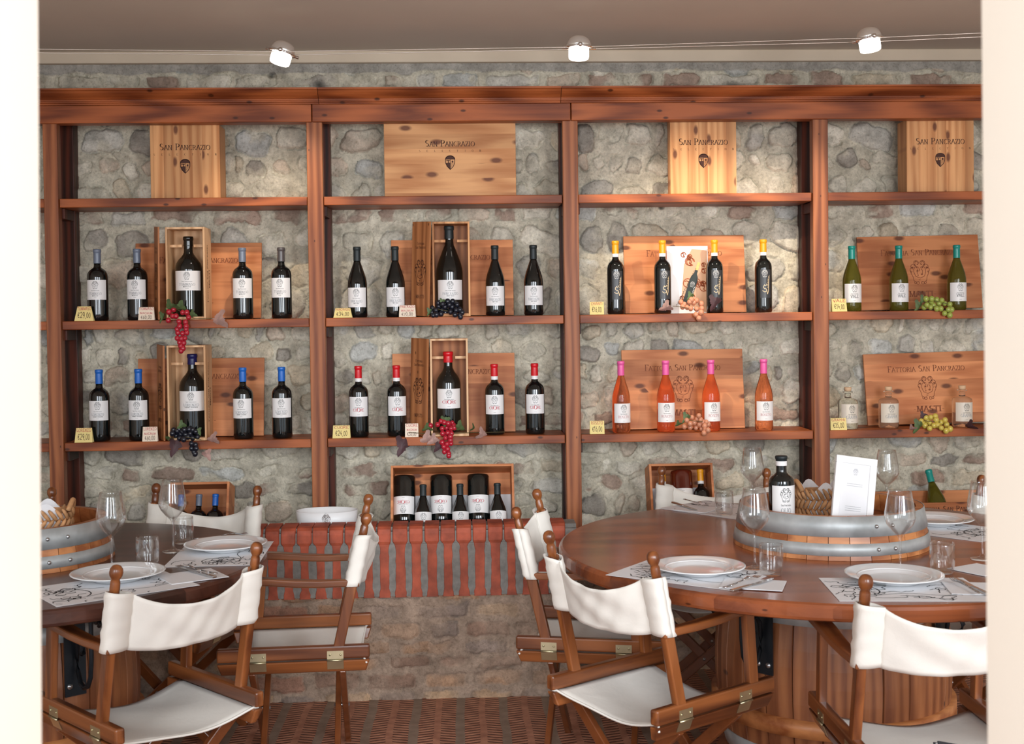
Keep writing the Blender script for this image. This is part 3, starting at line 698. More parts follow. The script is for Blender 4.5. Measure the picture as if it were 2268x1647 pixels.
for px, wh in ((1887, 'first from the left, behind the price card'), (1991, 'second, in front of the crate lid'), (2119, 'last on the right, behind green grapes')):
    place('val', px, Z2, 'teal capped white wine bottle, ' + wh, 'teal capped bottles on the right bay middle shelf')
for px, wh in ((1878, 'first from the left, behind the price card'), (1968, 'second, in front of the crate lid'), (2131, 'last on the right, behind yellow grapes')):
    place('gra', px, Z3, 'squat clear spirit bottle with cork stopper, ' + wh, 'cork stoppered bottles on the right bay lower shelf')
YMAG = YS + 0.085
for k, px, z, lb in (('mtom', 420, Z2, 'large black capped wine bottle standing in the open box, middle shelf of left bay'),
                     ('mlor', 424, Z3, 'large navy wax capped wine bottle standing in the open box, lower shelf of left bay'),
                     ('mpan', 997, Z2, 'tall sloping-shouldered black wine bottle in the open box, middle shelf of second bay'),
                     ('mcuo', 991, Z3, 'large red wax capped wine bottle in the open box, lower shelf of second bay')):
    p = onY(px, 700, YMAG); BT[k].put(lb, (p.x, YMAG, z + 0.0155), (0, 0, 0.05))

# ------------------------------------------------------------------ wooden boxes on the shelves
def print_selection(mb, cz, s=1.0):
    lay(mb, shiftq(fit('San Pancrazio', 0.026, 0.208, track=0.10), 0, cz + 0.019), flatfn())
    w_ = 0.255
    for i, ch in enumerate('SELECTION'):
        q, tw = text2d(ch, 0.008); lay(mb, shiftq(q, -w_ / 2 + w_ * i / 8, cz - 0.004), flatfn())
    lay(mb, shiftq(shield(0.058), 0, cz - 0.048), flatfn())
def sel_box(px0, px1, pyt, depth, horiz, label, rz=0.0):
    Y = YS + 0.046
    a = onY(px0, 360, Y); b = onY(px1, 360, Y); W = b.x - a.x; H = ZBEAM0 - Z1 + 0.012
    H = onY((px0 + px1) / 2, pyt, Y).z - Z1
    o = thing('wine_crate', label, 'box', ((a.x + b.x) / 2, Y, Z1 + 0.0006), (0, 0, rz), 'printed pine boxes on the top shelf')
    M1 = M_crateH if horiz else M_crateV; W -= 0.004
    part('front_panel', MB().box(-W / 2, W / 2, 0, 0.009, 0, H), M1, o, bevel=0.001)
    part('side_panel', MB().box(-W / 2, -W / 2 + 0.009, 0.0092, depth, 0, H), M_crateV, o, bevel=0.001)
    part('side_panel', MB().box(W / 2 - 0.009, W / 2, 0.0092, depth, 0, H), M_crateV, o, bevel=0.001)
    part('top_panel', MB().box(-W / 2 + .0092, W / 2 - .0092, 0.0092, depth, H - 0.009, H), M1, o)
    part('base_panel', MB().box(-W / 2 + .0092, W / 2 - .0092, 0.0092, depth, 0, 0.009), M1, o)
    mb = MB(); print_selection(mb, H * 0.60); part('lettering', mb, M_burn, o)
sel_box(332, 488, 277, 0.13, False, 'upright pine wine box printed with a shield, on the top shelf of the left bay')
sel_box(850, 1143.5, 267, 0.13, True, 'wide pine wine box with knotty cross planks, on the top shelf of second bay')
sel_box(1484, 1632, 264, 0.07, False, 'upright pine wine box on the top shelf of third bay, plain narrow sides')
sel_box(2008, 2157, 264, 0.12, False, 'upright pine wine box on the top shelf of the right bay', rz=-0.03)
def masti(mb, W, H, ms=None):
    lay(mb, shiftq(fit('Fattoria San Pancrazio', 0.026, W * 0.62, track=0.10), 0, H * 0.735), flatfn())
    lay(mb, shiftq(crest(H * 0.33, True), 0, H * 0.50), flatfn())
    lay(mb, shiftq(fit('-MASTI-', 0.024, W * 0.25, bold=0.2), 0, H * 0.17), flatfn())
def lid(px0, px1, pyt, z, label, tilt=0.0, W=None, Mm=None):
    y0 = YS + 0.150; y1 = YB - 0.035; Y = (y0 + y1) / 2
    py = 600 if z == Z2 else 870
    a = onY(px0, py, Y); b = onY(px1, py, Y); W = W or (b.x - a.x); H0 = onY((px0 + px1) / 2, pyt, y1).z - z
    lean = math.atan2(y1 - y0 - 0.02, H0); H = H0 / math.cos(lean)
    o = thing('crate_lid', label, 'crate lid', (a.x + W / 2, y0, z + 0.0035 + abs(tilt) * W / 2), (-lean, tilt, 0), 'printed pine lids leaning on the stone wall')
    part('lid_board', MB().box(-W / 2, W / 2, 0, 0.012, 0, H), M_lid, o, bevel=0.001)
    mb = MB(); masti(mb, W, H); part('lettering', mb, M_burnl, o)
lid(299, 579, 541, Z2, 'pine crate lid leaning behind the open box and grey capped bottles', 0.004)
lid(305, 585, 795, Z3, 'pine crate lid leaning behind the open box and blue capped bottles', 0.004)
lid(866, 1136, 534, Z2, 'pine crate lid leaning behind the open box and black capped bottles', 0.004)
lid(869, 1140, 784, Z3, 'pine crate lid leaning behind the open box and red capped bottles', 0.004)
lid(1382, 1649, 524, Z2, 'pine crate lid leaning behind the poster and yellow capped bottles', 0.0)
lid(1378, 1646, 775, Z3, 'pine crate lid leaning behind the pink capped rose bottles')
lid(1902, 2170, 526, Z2, 'reddish pine crate lid leaning behind the teal capped bottles', -0.012)
lid(1917, 2190, 784, Z3, 'pine crate lid with a big dark knot leaning behind cork stoppered bottles', -0.018)
def slim(px0, px1, pyt, z, lidpx, label, llabel, M1, M2):
    Y = YS + 0.012; py = 600 if z == Z2 else 850
    a = onY(px0, py, Y); b = onY(px1, py, Y); W = b.x - a.x; H = onY((px0 + px1) / 2, pyt, Y).z - z; D = 0.135; t = 0.008
    o = thing('bottle_box', label, 'box', ((a.x + b.x) / 2, Y, z + 0.0006), (0, 0, 0), 'tall open boxes holding one large bottle')
    part('side_panel', MB().box(-W / 2, -W / 2 + t, 0, D, 0, H), M1, o, bevel=0.001)
    sp_ = part('side_panel', MB().box(W / 2 - t, W / 2, 0, D, 0, H), M1, o, bevel=0.001)
    part('back_panel', MB().box(-W / 2 + t, W / 2 - t, D - 0.006, D, 0, H), M2, o)
    part('top_panel', MB().box(-W / 2 + t, W / 2 - t, 0, D - .006, H - t, H), M1, o)
    part('base_panel', MB().box(-W / 2 + t, W / 2 - t, 0, D - .006, 0, 0.012), M1, o)
    zr = H * 0.79
    for xa, xb in ((-W / 2 + t, -0.024), (0.026, W / 2 - t)): part('neck_rail', MB().box(xa, xb, 0.05, 0.058, zr, zr + 0.011), M1, o)
    mb = MB(); q = fit('Fattoria San Pancrazio', 0.018, H * 0.62)
    lay(mb, q, lambda u, v: (W / 2 + 0.0008, 0.058 - v, H * 0.5 + u)); lay(mb, shiftq(fit('MASTI', 0.016, 0.075), -0.06, 0), lambda u, v: (W / 2 + 0.0008, 0.092 - v, H * 0.6 + u))
    part('lettering', mb, M_burn, sp_)
    # sliding lid leaning against the box's left side
    (f0, f1, b0, b1) = lidpx   # face left/right at top, then at the bottom
    hl = H * 1.0; pt = onY(f1, pyt + 6, Y - 0.004); pb = onY(b1, 700, Y - 0.004)
    lw = 0.112
    wface = (f1 - f0) / 522.0; ang = math.acos(max(-1, min(1, wface / lw)))
    lean = math.atan2(pt.x - pb.x, hl)
    l = thing('sliding_lid', llabel, 'box lid', (pb.x - 0.004, Y - 0.006, z + 0.001), (0, lean, -ang), 'narrow lids leaning against the tall open boxes')
    part('lid_board', MB().box(-lw, 0, 0.0, 0.007, 0, hl), M_slimD, l, bevel=0.001)
    mb = MB()
    fl = lambda u, v: (-lw / 2 + u, -0.0008, v)
    lay(mb, shiftq(fit('Fattoria', 0.011, 0.045), 0, hl * 0.755), fl); lay(mb, shiftq(fit('San Pancrazio', 0.011, 0.062), 0, hl * 0.715), fl)
    lay(mb, shiftq(crest(0.11), 0, hl * 0.46, sx=0.8), fl); lay(mb, shiftq(fit('-MASTI-', 0.014, 0.065), 0, hl * 0.19), fl)
    part('lettering', mb, M_burn, l)
slim(367, 454, 503, Z2, (346, 367, 337, 353), 'tall pale wooden box holding the large black capped bottle, left bay', 'narrow wooden lid leaning edge-on beside the upper open box, left bay', M_slim, M_slim)
slim(370, 456, 765, Z3, (344, 370, 337, 360), 'tall pale wooden box holding the navy wax capped bottle, left bay', 'narrow wooden lid leaning beside the lower open box of the left bay', M_slim, M_slim)
slim(958, 1041, 491, Z2, (918, 958, 913, 951), 'tall pine box holding the tall black sloping-shouldered bottle, second bay', 'narrow pine lid leaning beside the upper open box, second bay', M_crateV, M_slimD)
slim(953, 1037, 750, Z3, (915, 953, 904, 943), 'tall pale pine box holding the large red wax capped bottle, second bay', 'narrow brown lid leaning beside the lower open box, second bay', M_slim, M_slimD)

# ------------------------------------------------------------------ price cards
def card(px, pyb, z, w_, h_, lines, white, label, skew=0.12):
    Y = YS + 0.002; p = onY(px, pyb, Y)
    o = thing('price_card', label, 'price card', (p.x, Y, z + 0.0006), (0, 0, rnd.uniform(-0.1, 0.15)), 'handwritten price cards on the shelf edges')
    mb = MB(); k = 1 - skew; d = 0.011; W2 = w_ / 2; t = 0.0008
    for s in (0, 1):
        y0, y1 = (0, d) if s == 0 else (2 * d, d)
        mb.add([(-W2, y0, 0), (W2, y0, 0), (W2 * k, y1, h_), (-W2 * k, y1, h_), (-W2, y0 + t, 0), (W2, y0 + t, 0), (W2 * k, y1 + t, h_), (-W2 * k, y1 + t, h_)],
               [(0, 1, 2, 3), (7, 6, 5, 4), (0, 4, 5, 1), (1, 5, 6, 2), (2, 6, 7, 3), (3, 7, 4, 0)])
    part('folded_card', mb, M_tagw if white else M_tagy, o)
    fn = lambda a, b: (a, d * b / h_ - 0.0007, b)
    ml = MB(); m2 = MB()
    for s, hh, zz, fw, dark in lines:
        q = fit(s, hh * h_, min(fw, 0.9 * (1 - skew * zz)) * w_, serif=False, bold=0.11, jit=0.05, track=0.14)
        lay(m2 if dark else ml, shiftq(q, 0, zz * h_), fn)
    part('name_lettering', ml, M_inkr if not white or 1 else M_ink, o)
    if m2.v: part('price_lettering', m2, mat('brown ink', srgb(70, 24, 14), 0.6), o)
def pr1(n, p): return [(n, .22, .74, .80, 0), (p, .38, .2, .66, 1)]
def pr2(n, m_, p): return [(n, .2, .77, .85, 0), (m_, .15, .46, .74, 0), (p, .26, .1, .66, 1)]
card(186, 717, Z2, .078, .060, pr1('TOMMASO', 'e29,00'), 0, 'yellow trapezoid price card in front of the first grey capped bottle', .3)
card(324, 716, Z2, .066, .054, pr2('TOMMASO', 'MAGNUM', 'e60,00'), 1, 'pale price card beside the second grey capped bottle', .1)
card(185, 983, Z3, .074, .060, pr1('LORENZO', 'e29,00'), 0, 'yellow price card at the left end of the blue capped row', .12)
card(332, 982, Z3, .062, .060, pr2('LORENZO', 'MAGNUM', 'e60,00'), 1, 'pale pinkish price card in front of the second blue capped bottle', .05)
card(759, 704, Z2, .078, .040, pr1('PANCRAZIO', 'e34,00'), 0, 'low wide price card in front of the first black capped bottle', .2)
card(902, 701, Z2, .070, .049, pr2('PANCRAZIO', 'MAGNUM', 'e70,00'), 1, 'price card beside the second black capped bottle, left of its box lid', .06)
card(756, 969, Z3, .074, .053, pr1('CUORE', 'e24,00'), 0, 'yellow price card at the left end of the red capped row', .06)
card(912, 966, Z3, .056, .056, pr2('CUORE', 'MAGNUM', 'e50,00'), 1, 'pale price card right of the second red capped bottle', .02)
card(1322, 690, Z2, .060, .054, pr1('CHIANTI', 'e16,00'), 0, 'yellow price card at the left end of the yellow capped row', .02)
card(1323, 954, Z3, .062, .055, pr1('ROSETO', 'e16,00'), 0, 'yellow price card at the left end of the pink capped row', .02)
card(1860, 685, Z2, .066, .054, pr1('VALE', 'e14,00'), 0, 'yellow price card in front of the first teal capped bottle', .04)
card(1858, 950, Z3, .070, .050, pr1('GRAPPA', 'e35,00'), 0, 'yellow price card in front of the first cork stoppered bottle', .06)

# ------------------------------------------------------------------ grapes and leaves
def leaf_mesh(name, mm, w_=0.06, h_=0.075, curl=0.35, fold=0.3):
    out = []
    n = 26
    for i in range(n):
        a = 2 * PI * i / n
        r = 0.62 + 0.22 * math.cos(3 * a - 0.0) + 0.10 * math.cos(6 * a + .6) + 0.04 * math.cos(13 * a)
        out.append((r * math.sin(a), -r * math.cos(a)))
    mb = MB()
    def P(x, y, s=1): return (x * w_ * .62, (abs(x) * fold * w_ + (y * y) * curl * h_ * .5), y * h_ * .62)
    vs = [P(0, -.05)] + [P(x * .5, y * .5) for x, y in out] + [P(x, y) for x, y in out]
    fs = [(0, 1 + i, 1 + (i + 1) % n) for i in range(n)] + [(1 + i, 1 + n + i, 1 + n + (i + 1) % n, 1 + (i + 1) % n) for i in range(n)]
    mb.add(vs, fs, 0, True)
    mb.tube([P(0, .55), P(0, 0), P(0, -.9)], 0.0011, 5)
    return mb.mesh(name, mm)
M_lgreen = plain('grape leaf green', srgb(84, 104, 62), 0.6, amp=0.3, scale=40)
M_ldark = plain('dark wine leaf', srgb(76, 50, 54), 0.6, amp=0.3, scale=40)
M_lpink = plain('dried rose leaf', srgb(176, 140, 130), 0.65, amp=0.25, scale=40)
LF = {'g': leaf_mesh('leaf', M_lgreen), 'd': leaf_mesh('leaf', M_ldark), 'p': leaf_mesh('leaf', M_lpink)}
def grapem(n, c, r=0.25, tr=0.0): return mat(n, c, r, Subsurface_Weight=0.15, Subsurface_Radius=(.01, .006, .006), Coat_Weight=0.3)
GM = {'red': grapem('red grape', srgb(178, 34, 52)), 'black': grapem('black grape', (0.012, 0.014, 0.024, 1), 0.28), 'tan': grapem('tan grape', srgb(206, 140, 108), .4),
      'green': grapem('green grape', srgb(160, 172, 80), .3), 'yell': grapem('yellow grape', srgb(206, 184, 84), .3)}
GME = {k: MB().ball((0, 0, 0), 1, 12).mesh('grape', v) for k, v in GM.items()}
M_stem = plain('dry stem', srgb(96, 84, 50), 0.8)
def bunch(kind, z, pts, leaves, label, r=0.0112, stem=None):
    """pts: grape pixel positions"""
    Yf = YS - 0.006; c = onY(sum(p[0] for p in pts) / len(pts), sum(p[1] for p in pts) / len(pts), Yf)
    o = thing('grape_bunch', label, 'grapes', (c.x, Yf, z + 0.001), (0, 0, 0), 'artificial grape bunches on the shelf edges')
    for i, (px, py) in enumerate(pts):
        q = onY(px, py, Yf)
        over = q.z > z + r * 0.9
        y = Yf + (rnd.uniform(0.004, 0.03) if over else rnd.uniform(-0.014, -0.006) - r * 0.35)
        q = onY(px, py, y); zz = q.z
        if not over: y = min(y, YS - r * 1.05)
        else: zz = max(zz, z + r * 1.0)
        g = link('grape', GME[kind], o, (q.x - c.x, y - Yf, zz - z - .001)); s = r * rnd.uniform(0.9, 1.08); g.scale = (s, s, s * 1.08)
    for k, px, py, sc_, rz, rx, ry in leaves:
        over = onY(px, py, Yf).z > z + 0.012
        y = Yf - 0.01 if not over else Yf + 0.006
        q = onY(px, py, y)
        lf = link('leaf', LF[k], o, (q.x - c.x, y - Yf, q.z - z), (rx, ry, rz)); lf.scale = (sc_,) * 3
    st = [((onY(a, b, Yf).x - c.x), 0.006, max(0.004, onY(a, b, Yf).z - z) if onY(a, b, Yf).z > z else onY(a, b, Yf).z - z) for a, b in (stem or [pts[0], pts[len(pts) // 2]])]
    part('stem', MB().tube(st, 0.0014, 6), M_stem, o)
def scatter(x0, y0, lst): return [(x0 + a, y0 + b) for a, b in lst]
zg = lambda s, ox, oy, l: [(ox + a / s, oy + b / s) for a, b in l]
bunch('red', Z2, zg(3.78, 120, 430, [(960, 985), (1000, 965), (955, 1055), (990, 1020), (1020, 1020), (1075, 990), (1110, 990), (1150, 1010), (1125, 1030), (1100, 1070), (1045, 1065), (1050, 1105), (1030, 1130), (1105, 1105), (1105, 1130), (1035, 1160), (1075, 1165), (1110, 1160), (1030, 1205), (1065, 1210), (1095, 1205), (1050, 1240), (1085, 1245), (1060, 1270), (1078, 1290), (1062, 1312)]),
      [('g', 377, 681, .95, .5, .9, .5), ('g', 400, 682, .9, -.4, 1.0, -.6), ('g', 362, 702, .7, 1.2, .2, .2), ('p', 482, 709, 1.3, .1, .55, 1.3), ('g', 425, 697, .6, 0, .3, .9)],
      'red grape bunch with green leaves hanging over the middle shelf of the left bay', stem=[(390, 685), (430, 706), (470, 706)])
bunch('black', Z3, zg(3.78, 120, 740, [(1000, 800), (1045, 795), (990, 830), (1020, 850), (1060, 835), (1090, 800), (1130, 795), (1160, 800), (1100, 840), (1140, 830), (1185, 815), (1050, 870), (1085, 880), (1120, 860), (1160, 870), (1200, 860), (1205, 830), (1150, 915), (1185, 925), (1150, 955), (1190, 955), (1170, 985), (1180, 1000), (1030, 810), (1075, 815)]),
      [('d', 387, 987, 1.15, 0, -.3, .3), ('p', 458, 1006, .75, 0, -.2, -.5), ('g', 402, 942, .6, .3, .2, .8), ('g', 368, 972, .6, -.6, .8, .3), ('p', 470, 972, .9, .2, .7, 1.3), ('g', 440, 955, .5, .2, 0, -.4)],
      'black grape bunch with dusky leaves on the lower shelf of the left bay', stem=[(372, 972), (410, 968), (445, 975)])
bunch('black', Z2, zg(4.05, 710, 430, [(1005, 1020), (1000, 1060), (1035, 1040), (1060, 1005), (1055, 975), (1095, 985), (1140, 960), (1185, 960), (1155, 990), (1115, 1010), (1090, 1040), (1120, 1060), (1165, 1055), (1180, 1010), (1225, 990), (1250, 1035), (1215, 1040), (1205, 1080), (1250, 1085), (1255, 1100), (1040, 1080), (1080, 1075), (1010, 1085), (1270, 1060)]),
      [('g', 952, 690, .5, .5, .2, .3), ('g', 980, 668, .45, .5, .2, .3)], 'small black grape bunch before the open box, middle shelf of second bay')
bunch('red', Z3, zg(4.05, 710, 730, [(1080, 820), (1050, 850), (1110, 830), (1145, 840), (1180, 835), (1195, 860), (1155, 860), (1090, 885), (1130, 880), (1170, 885), (1200, 880), (1095, 930), (1140, 925), (1175, 930), (1120, 970), (1165, 960), (1090, 1010), (1165, 990), (1135, 1025), (1170, 1020), (1105, 1050), (1140, 1070), (1110, 1095), (1150, 1110), (1150, 1130), (985, 860)]),
      [('d', 893, 985, 1.25, .2, -.2, .4), ('p', 945, 972, 1.0, .3, .5, 1.0), ('p', 960, 975, .8, .1, .2, .9), ('g', 1018, 948, .9, -.3, .9, -.8), ('g', 945, 950, .7, .3, .8, .9), ('g', 986, 932, .7, 0, .1, .1), ('p', 1070, 962, .9, 0, .8, -1.2), ('d', 970, 990, .7, 0, .1, .6), ('g', 1050, 948, .6, .2, 1.0, -1.2)],
      'red grape bunch with twigs and dark leaves on the lower shelf of second bay', stem=[(905, 958), (960, 962), (1060, 958), (1118, 957)])
bunch('tan', Z2, zg(3.91, 1260, 440, [(970, 895), (1000, 915), (985, 935), (1045, 895), (1060, 875), (1105, 880), (1145, 910), (1025, 940), (1055, 950), (1105, 955), (1150, 950), (1145, 985), (1100, 1005), (1125, 1035), (1080, 900)]),
      [('p', 1475, 682, .9, .4, .9, .9), ('d', 1584, 670, 1.0, .2, .2, .3), ('g', 1530, 655, .55, .3, .1, .6)], 'pinkish tan grape bunch below the bottle poster, third bay', r=.0118, stem=[(1490, 678), (1510, 680), (1540, 685)])
bunch('tan', Z3, zg(3.91, 1260, 740, [(1020, 745), (1065, 720), (1085, 765), (1110, 735), (1125, 705), (1140, 740), (1130, 780), (1100, 810), (1050, 775), (1160, 760), (1190, 760), (1175, 795), (1205, 780), (1150, 820), (1180, 830), (1205, 830), (1170, 855), (1050, 805), (1000, 800)]),
      [('g', 1521, 925, .7, .3, .1, .5), ('g', 1503, 940, .5, .3, .8, .5)], 'tan and pink grape bunch between rose bottles, lower shelf of third bay', r=.0112)
bunch('green', Z2, zg(4.846, 1800, 480, [(1215, 880), (1275, 880), (1270, 910), (1225, 945), (1330, 890), (1385, 895), (1295, 950), (1355, 930), (1415, 930), (1470, 940), (1330, 985), (1375, 985), (1265, 970), (1195, 970), (1455, 995), (1490, 995), (1415, 1035), (1470, 1055)]),
      [('g', 2036, 678, .8, .5, .3, .3), ('g', 2045, 664, .6, 0, .3, .5)], 'green grape bunch beside the last teal capped bottle', r=.0118)
bunch('yell', Z3, zg(4.846, 1800, 740, [(1165, 930), (1215, 895), (1265, 890), (1315, 880), (1180, 950), (1225, 925), (1255, 950), (1205, 980), (1325, 920), (1375, 945), (1420, 920), (1435, 970), (1300, 980), (1340, 975), (1380, 1005), (1255, 1010), (1475, 1015), (1430, 1035)]),
      [('g', 2036, 944, .95, .4, .3, .3), ('d', 2148, 945, .9, 0, 1.2, .9), ('d', 2045, 922, .6, 0, .3, .5), ('p', 2020, 950, .6, 0, 1.0, .5)], 'yellow grape bunch beside the last cork stoppered bottle', r=.0118)

# poster card behind the yellow capped bottles
Yq = YS + 0.115; a = onY(1478, 620, Yq); b = onY(1569, 620, Yq); W = b.x - a.x; H = onY(1520, 545, Yq).z - Z2
o = thing('poster_card', 'white poster card with a tilted bottle and orange scrolls, on the third bay middle shelf', 'poster', ((a.x + b.x) / 2, Yq, Z2 + 0.001), (-0.04, 0, 0))
part('card_sheet', MB().box(-W / 2, W / 2, 0, 0.003, 0, H), M_paper, o)
mo = MB(); mk = MB(); my = MB(); mw = MB()
f1 = flatfn(-0.0006); f2 = flatfn(-0.0012); f3 = flatfn(-0.0018); f4 = flatfn(-0.0024)
qs = []; 
for i in range(16):
    x_ = rnd.uniform(-.03, W / 2 - .012); z_ = rnd.uniform(.06, H - .03); r_ = rnd.uniform(.008, .02)
    stroke(qs, arc(x_, z_, r_, r_, 0, 300) + arc(x_ - r_ * .3, z_, r_ * .5, r_ * .5, 300, 500), .0035, .0035, True)
lay(mo, [[(-.03, .05), (W / 2 - .004, .0), (W / 2 - .004, H - .02), (.02, H - .012), (-.015, H - .08)]], f1, 0); lay(mo, qs, f2, 1)
bt = [(-.017, 0), (-.017, .12), (-.014, .135), (-.006, .15), (-.006, .165), (.006, .165), (.006, .15), (.014, .135), (.017, .12), (.017, 0)]
lay(mk, shiftq([bt], -.012, .03, -0.32), f3); lay(my, shiftq([[(-.0065, .165), (.0065, .165), (.0065, .2), (-.0065, .2)]], -.012, .03, -0.32), f3)
lay(mw, shiftq(crest(.024), .02, .125, -.32), f4); l_ = []; stroke(l_, [(.002 * math.sin(i * 2.), i * .004) for i in range(18)], .0016, .0016, True); lay(mw, shiftq(l_, .008, .05, -.32), f4)
l_ = []; stroke(l_, [(.0035 * math.sin(i * 2.1), i * .0042) for i in range(46)], .0013, .0013, True); lay(mk, shiftq(l_, -.052, .03, -.5), f3)
part('scroll_print', mo, [mat('peach print', srgb(206, 164, 134), .7), mat('rust print', srgb(160, 78, 40), .7)], o); part('bottle_print', mk, mat('print black', (0.02, .03, .03, 1), .6), o); part('capsule_print', my, M_cap['yellow'], o); part('label_print', mw, M_silver, o)

# ------------------------------------------------------------------ things on the ledge behind the parapet
ZL = 0.5056
def tilt_crate(px0, px1, pyt, Y, label, lean, D, H, inner=None, W=None):
    """open crate standing on the ledge, leaning back, open side to the room"""
    a = onY(px0, 1100, Y); b = onY(px1, 1100, Y); W = b.x - a.x
    o = thing('open_crate', label, 'crate', ((a.x + b.x) / 2, Y, ZL + 0.001 + D * math.sin(lean)), (-lean, 0, 0))
    t = 0.010
    part('back_panel', MB().box(-W / 2 + t, W / 2 - t, D - t, D, t, H - t), M_lid, o, bevel=.001)
    for s in (-1, 1): part('side_panel', MB().box(s * W / 2 - (t if s > 0 else 0), s * W / 2 + (t if s < 0 else 0), 0, D, 0, H), M_lid, o, bevel=.001)
    part('top_panel', MB().box(-W / 2 + t, W / 2 - t, 0, D, H - t, H), M_lid, o, bevel=.001)
    part('base_panel', MB().box(-W / 2 + t, W / 2 - t, 0, D, 0, t), M_lid, o, bevel=.001)
    if inner: part('cardboard_divider', MB().box(-W / 2 + t + .001, W / 2 - t - .001, D - t - .008, D - t - .001, t, H * inner), M_paper, o, label='pale cardboard divider')
    return o, W
def in_crate(o, kind, px, label, lean, y, z, upside=False, h=0.3, r=0.04, group=None, rz=0.06):
    """bottle lying in the crate's own tilt"""
    ct = o.location; q = onY(px, 1100, ct.y + y)
    Mx = Matrix.Translation(ct) @ Matrix.Rotation(-lean, 4, 'X') @ Matrix.Translation((q.x - ct.x, y, z))
    if upside: Mx = Mx @ Matrix.Translation((0, 0, h)) @ Matrix.Rotation(PI, 4, 'Y')
    b = BT[kind].put(label, Mx.to_translation(), (0, 0, 0), group); b.rotation_euler = (Mx.to_3x3() @ Matrix.Rotation(rz, 3, 'Z')).to_euler(); return b
LN = 0.32
cr, W = tilt_crate(863, 1141, 1030, YP + 0.215, 'open pine crate of six bottles leaning back on the brick ledge under second bay', LN, 0.15, 0.35, 0.70)
for px, wh in ((894, 'left'), (977, 'middle'), (1060, 'right')):
    in_crate(cr, 'mcuo', px, 'large wine bottle upside down in the ledge crate, %s of the three upturned' % wh, LN, 0.078, 0.012, True, 0.340 * .90, group='upturned bottles in the ledge crate').scale = (.90,) * 3
for px, wh in ((936, 'left'), (1019, 'middle'), (1103, 'right')):
    in_crate(cr, 'pans', px, 'black capped bottle upright in the ledge crate, %s of the three upright' % wh, LN, 0.044, 0.034, group='upright bottles in the ledge crate').scale = (.90,) * 3
cr, W = tilt_crate(366, 500, 1066, YP + 0.24, 'open pine crate behind the chair at the far side of the left table', 0.3, 0.13, 0.30)
BX = {'b': 'lor', 'g': 'tom'}
in_crate(cr, 'lor', 393, 'blue capped bottle at the left of the crate behind the left table', 0.3, 0.06, 0.012).scale = (.82,) * 3
in_crate(cr, 'tom', 433, 'grey capped bottle in the crate behind the left table', 0.3, 0.06, 0.012).scale = (.82,) * 3
in_crate(cr, 'lor', 470, 'blue capped bottle at the right of the crate behind the left table', 0.3, 0.06, 0.012).scale = (.82,) * 3
cr, W = tilt_crate(1445, 1588, 1027, 5.215, 'open reddish pine crate behind the far chair of the big round table', 0.28, 0.13, 0.325, 0.72)
in_crate(cr, 'chi', 1474, 'yellow capped bottle at the left in the reddish crate behind the big table', 0.28, 0.042, 0.012).scale = (.93,) * 3
in_crate(cr, 'chi', 1559, 'yellow capped bottle at the right in the reddish crate behind the big table', 0.28, 0.042, 0.012).scale = (.93,) * 3
BT['mros'] = bottle('magnum', .31, .051, .0185, 'pink', 'white', mat('dark rose wine glass', srgb(96, 34, 20), 0.08, Coat_Weight=0.5), text='ROSATO', cap_h=.135, lab=(.28, .70))
in_crate(cr, 'mros', 1516, 'large dark rose bottle upside down between two yellow capped bottles', 0.28, 0.060, 0.012, True, 0.31 * .93).scale = (.93,) * 3
# low crate of the right bay
Y = 5.06; a = onY(1958, 1100, Y); b = onY(2235, 1100, Y); W = b.x - a.x; zt = onY(2060, 1113, Y).z; zb = 0.62; zk = onY(2060, 1086, Y + .17).z
o = thing('bottle_crate', 'low reddish pine crate behind the far right edge of the big round table', 'crate', ((a.x + b.x) / 2, Y, ZL))
o.location.y = 5.175
part('front_panel', MB().box(-W / 2, W / 2, 0, .01, 0, onY(2060, 1113, 5.18).z - ZL), M_lid, o, bevel=.001)
part('back_panel', MB().box(-W / 2, W / 2, .17, .18, 0, onY(2060, 1086, 5.35).z - ZL), M_lid, o, bevel=.001)
for s in (-1, 1): part('side_panel', MB().box(s * W / 2 - (.01 if s > 0 else 0), s * W / 2 + (.01 if s < 0 else 0), .0105, .1695, 0, onY(2060, 1113, 5.18).z - ZL), M_lid, o, bevel=.001)
part('base_panel', MB().box(-W / 2 + .01, W / 2 - .01, .0105, .1695, 0, .01), M_lid, o)
mb = MB(); lay(mb, shiftq(fit('Fattoria San Pancrazio', 0.022, 0.30), 0.06, 0.14), flatfn()); part('lettering', mb, M_burn, o)
q = onY(2075, 1100, 5.26)
b_ = BT['val'].put('teal capped bottle leaning in the low crate at the right bay', (q.x + 0.02, 5.228, ZL + 0.040), (-0.42, -0.10, 0.0))
# white oval tub standing behind the second post
Y = 5.065; a = onY(657, 1150, Y); b = onY(792, 1150, Y); rx = (b.x - a.x) / 2; zt = onY(760, 1128, Y).z
o = thing('ice_tub', 'white oval tub with a dark crest on the ledge at the foot of a post', 'tub', ((a.x + b.x) / 2, Y, ZL), (0, 0, 0))
H = zt - ZL
def tubp(u, v, off=0):
    k = 0.86 + 0.14 * v; t = u * 2 * PI
    return ((rx * k + off) * math.sin(t), -(0.085 * k + off) * math.cos(t), v * (H + 0.008 * abs(math.cos(t * 2)) * 0 - 0.012 * math.cos(t) ** 2 * 0))
mb = MB().grid(lambda u, v: tubp(u, v), 48, 6)
mb.add([tubp(i / 24, 0.02) for i in range(24)], [tuple(range(24))])
part('tub_shell', mb, M_frame, o, solid=0.003)
mb = MB(); fn = lambda u, v: (u, -0.0875 * math.sqrt(max(0, 1 - (u / (rx * .96)) ** 2)) * (0.86 + 0.14 * v / H) - 0.004, v)
lay(mb, shiftq(crest(0.042), 0.006, H - .026), fn); part('emblem', mb, M_burn, o)
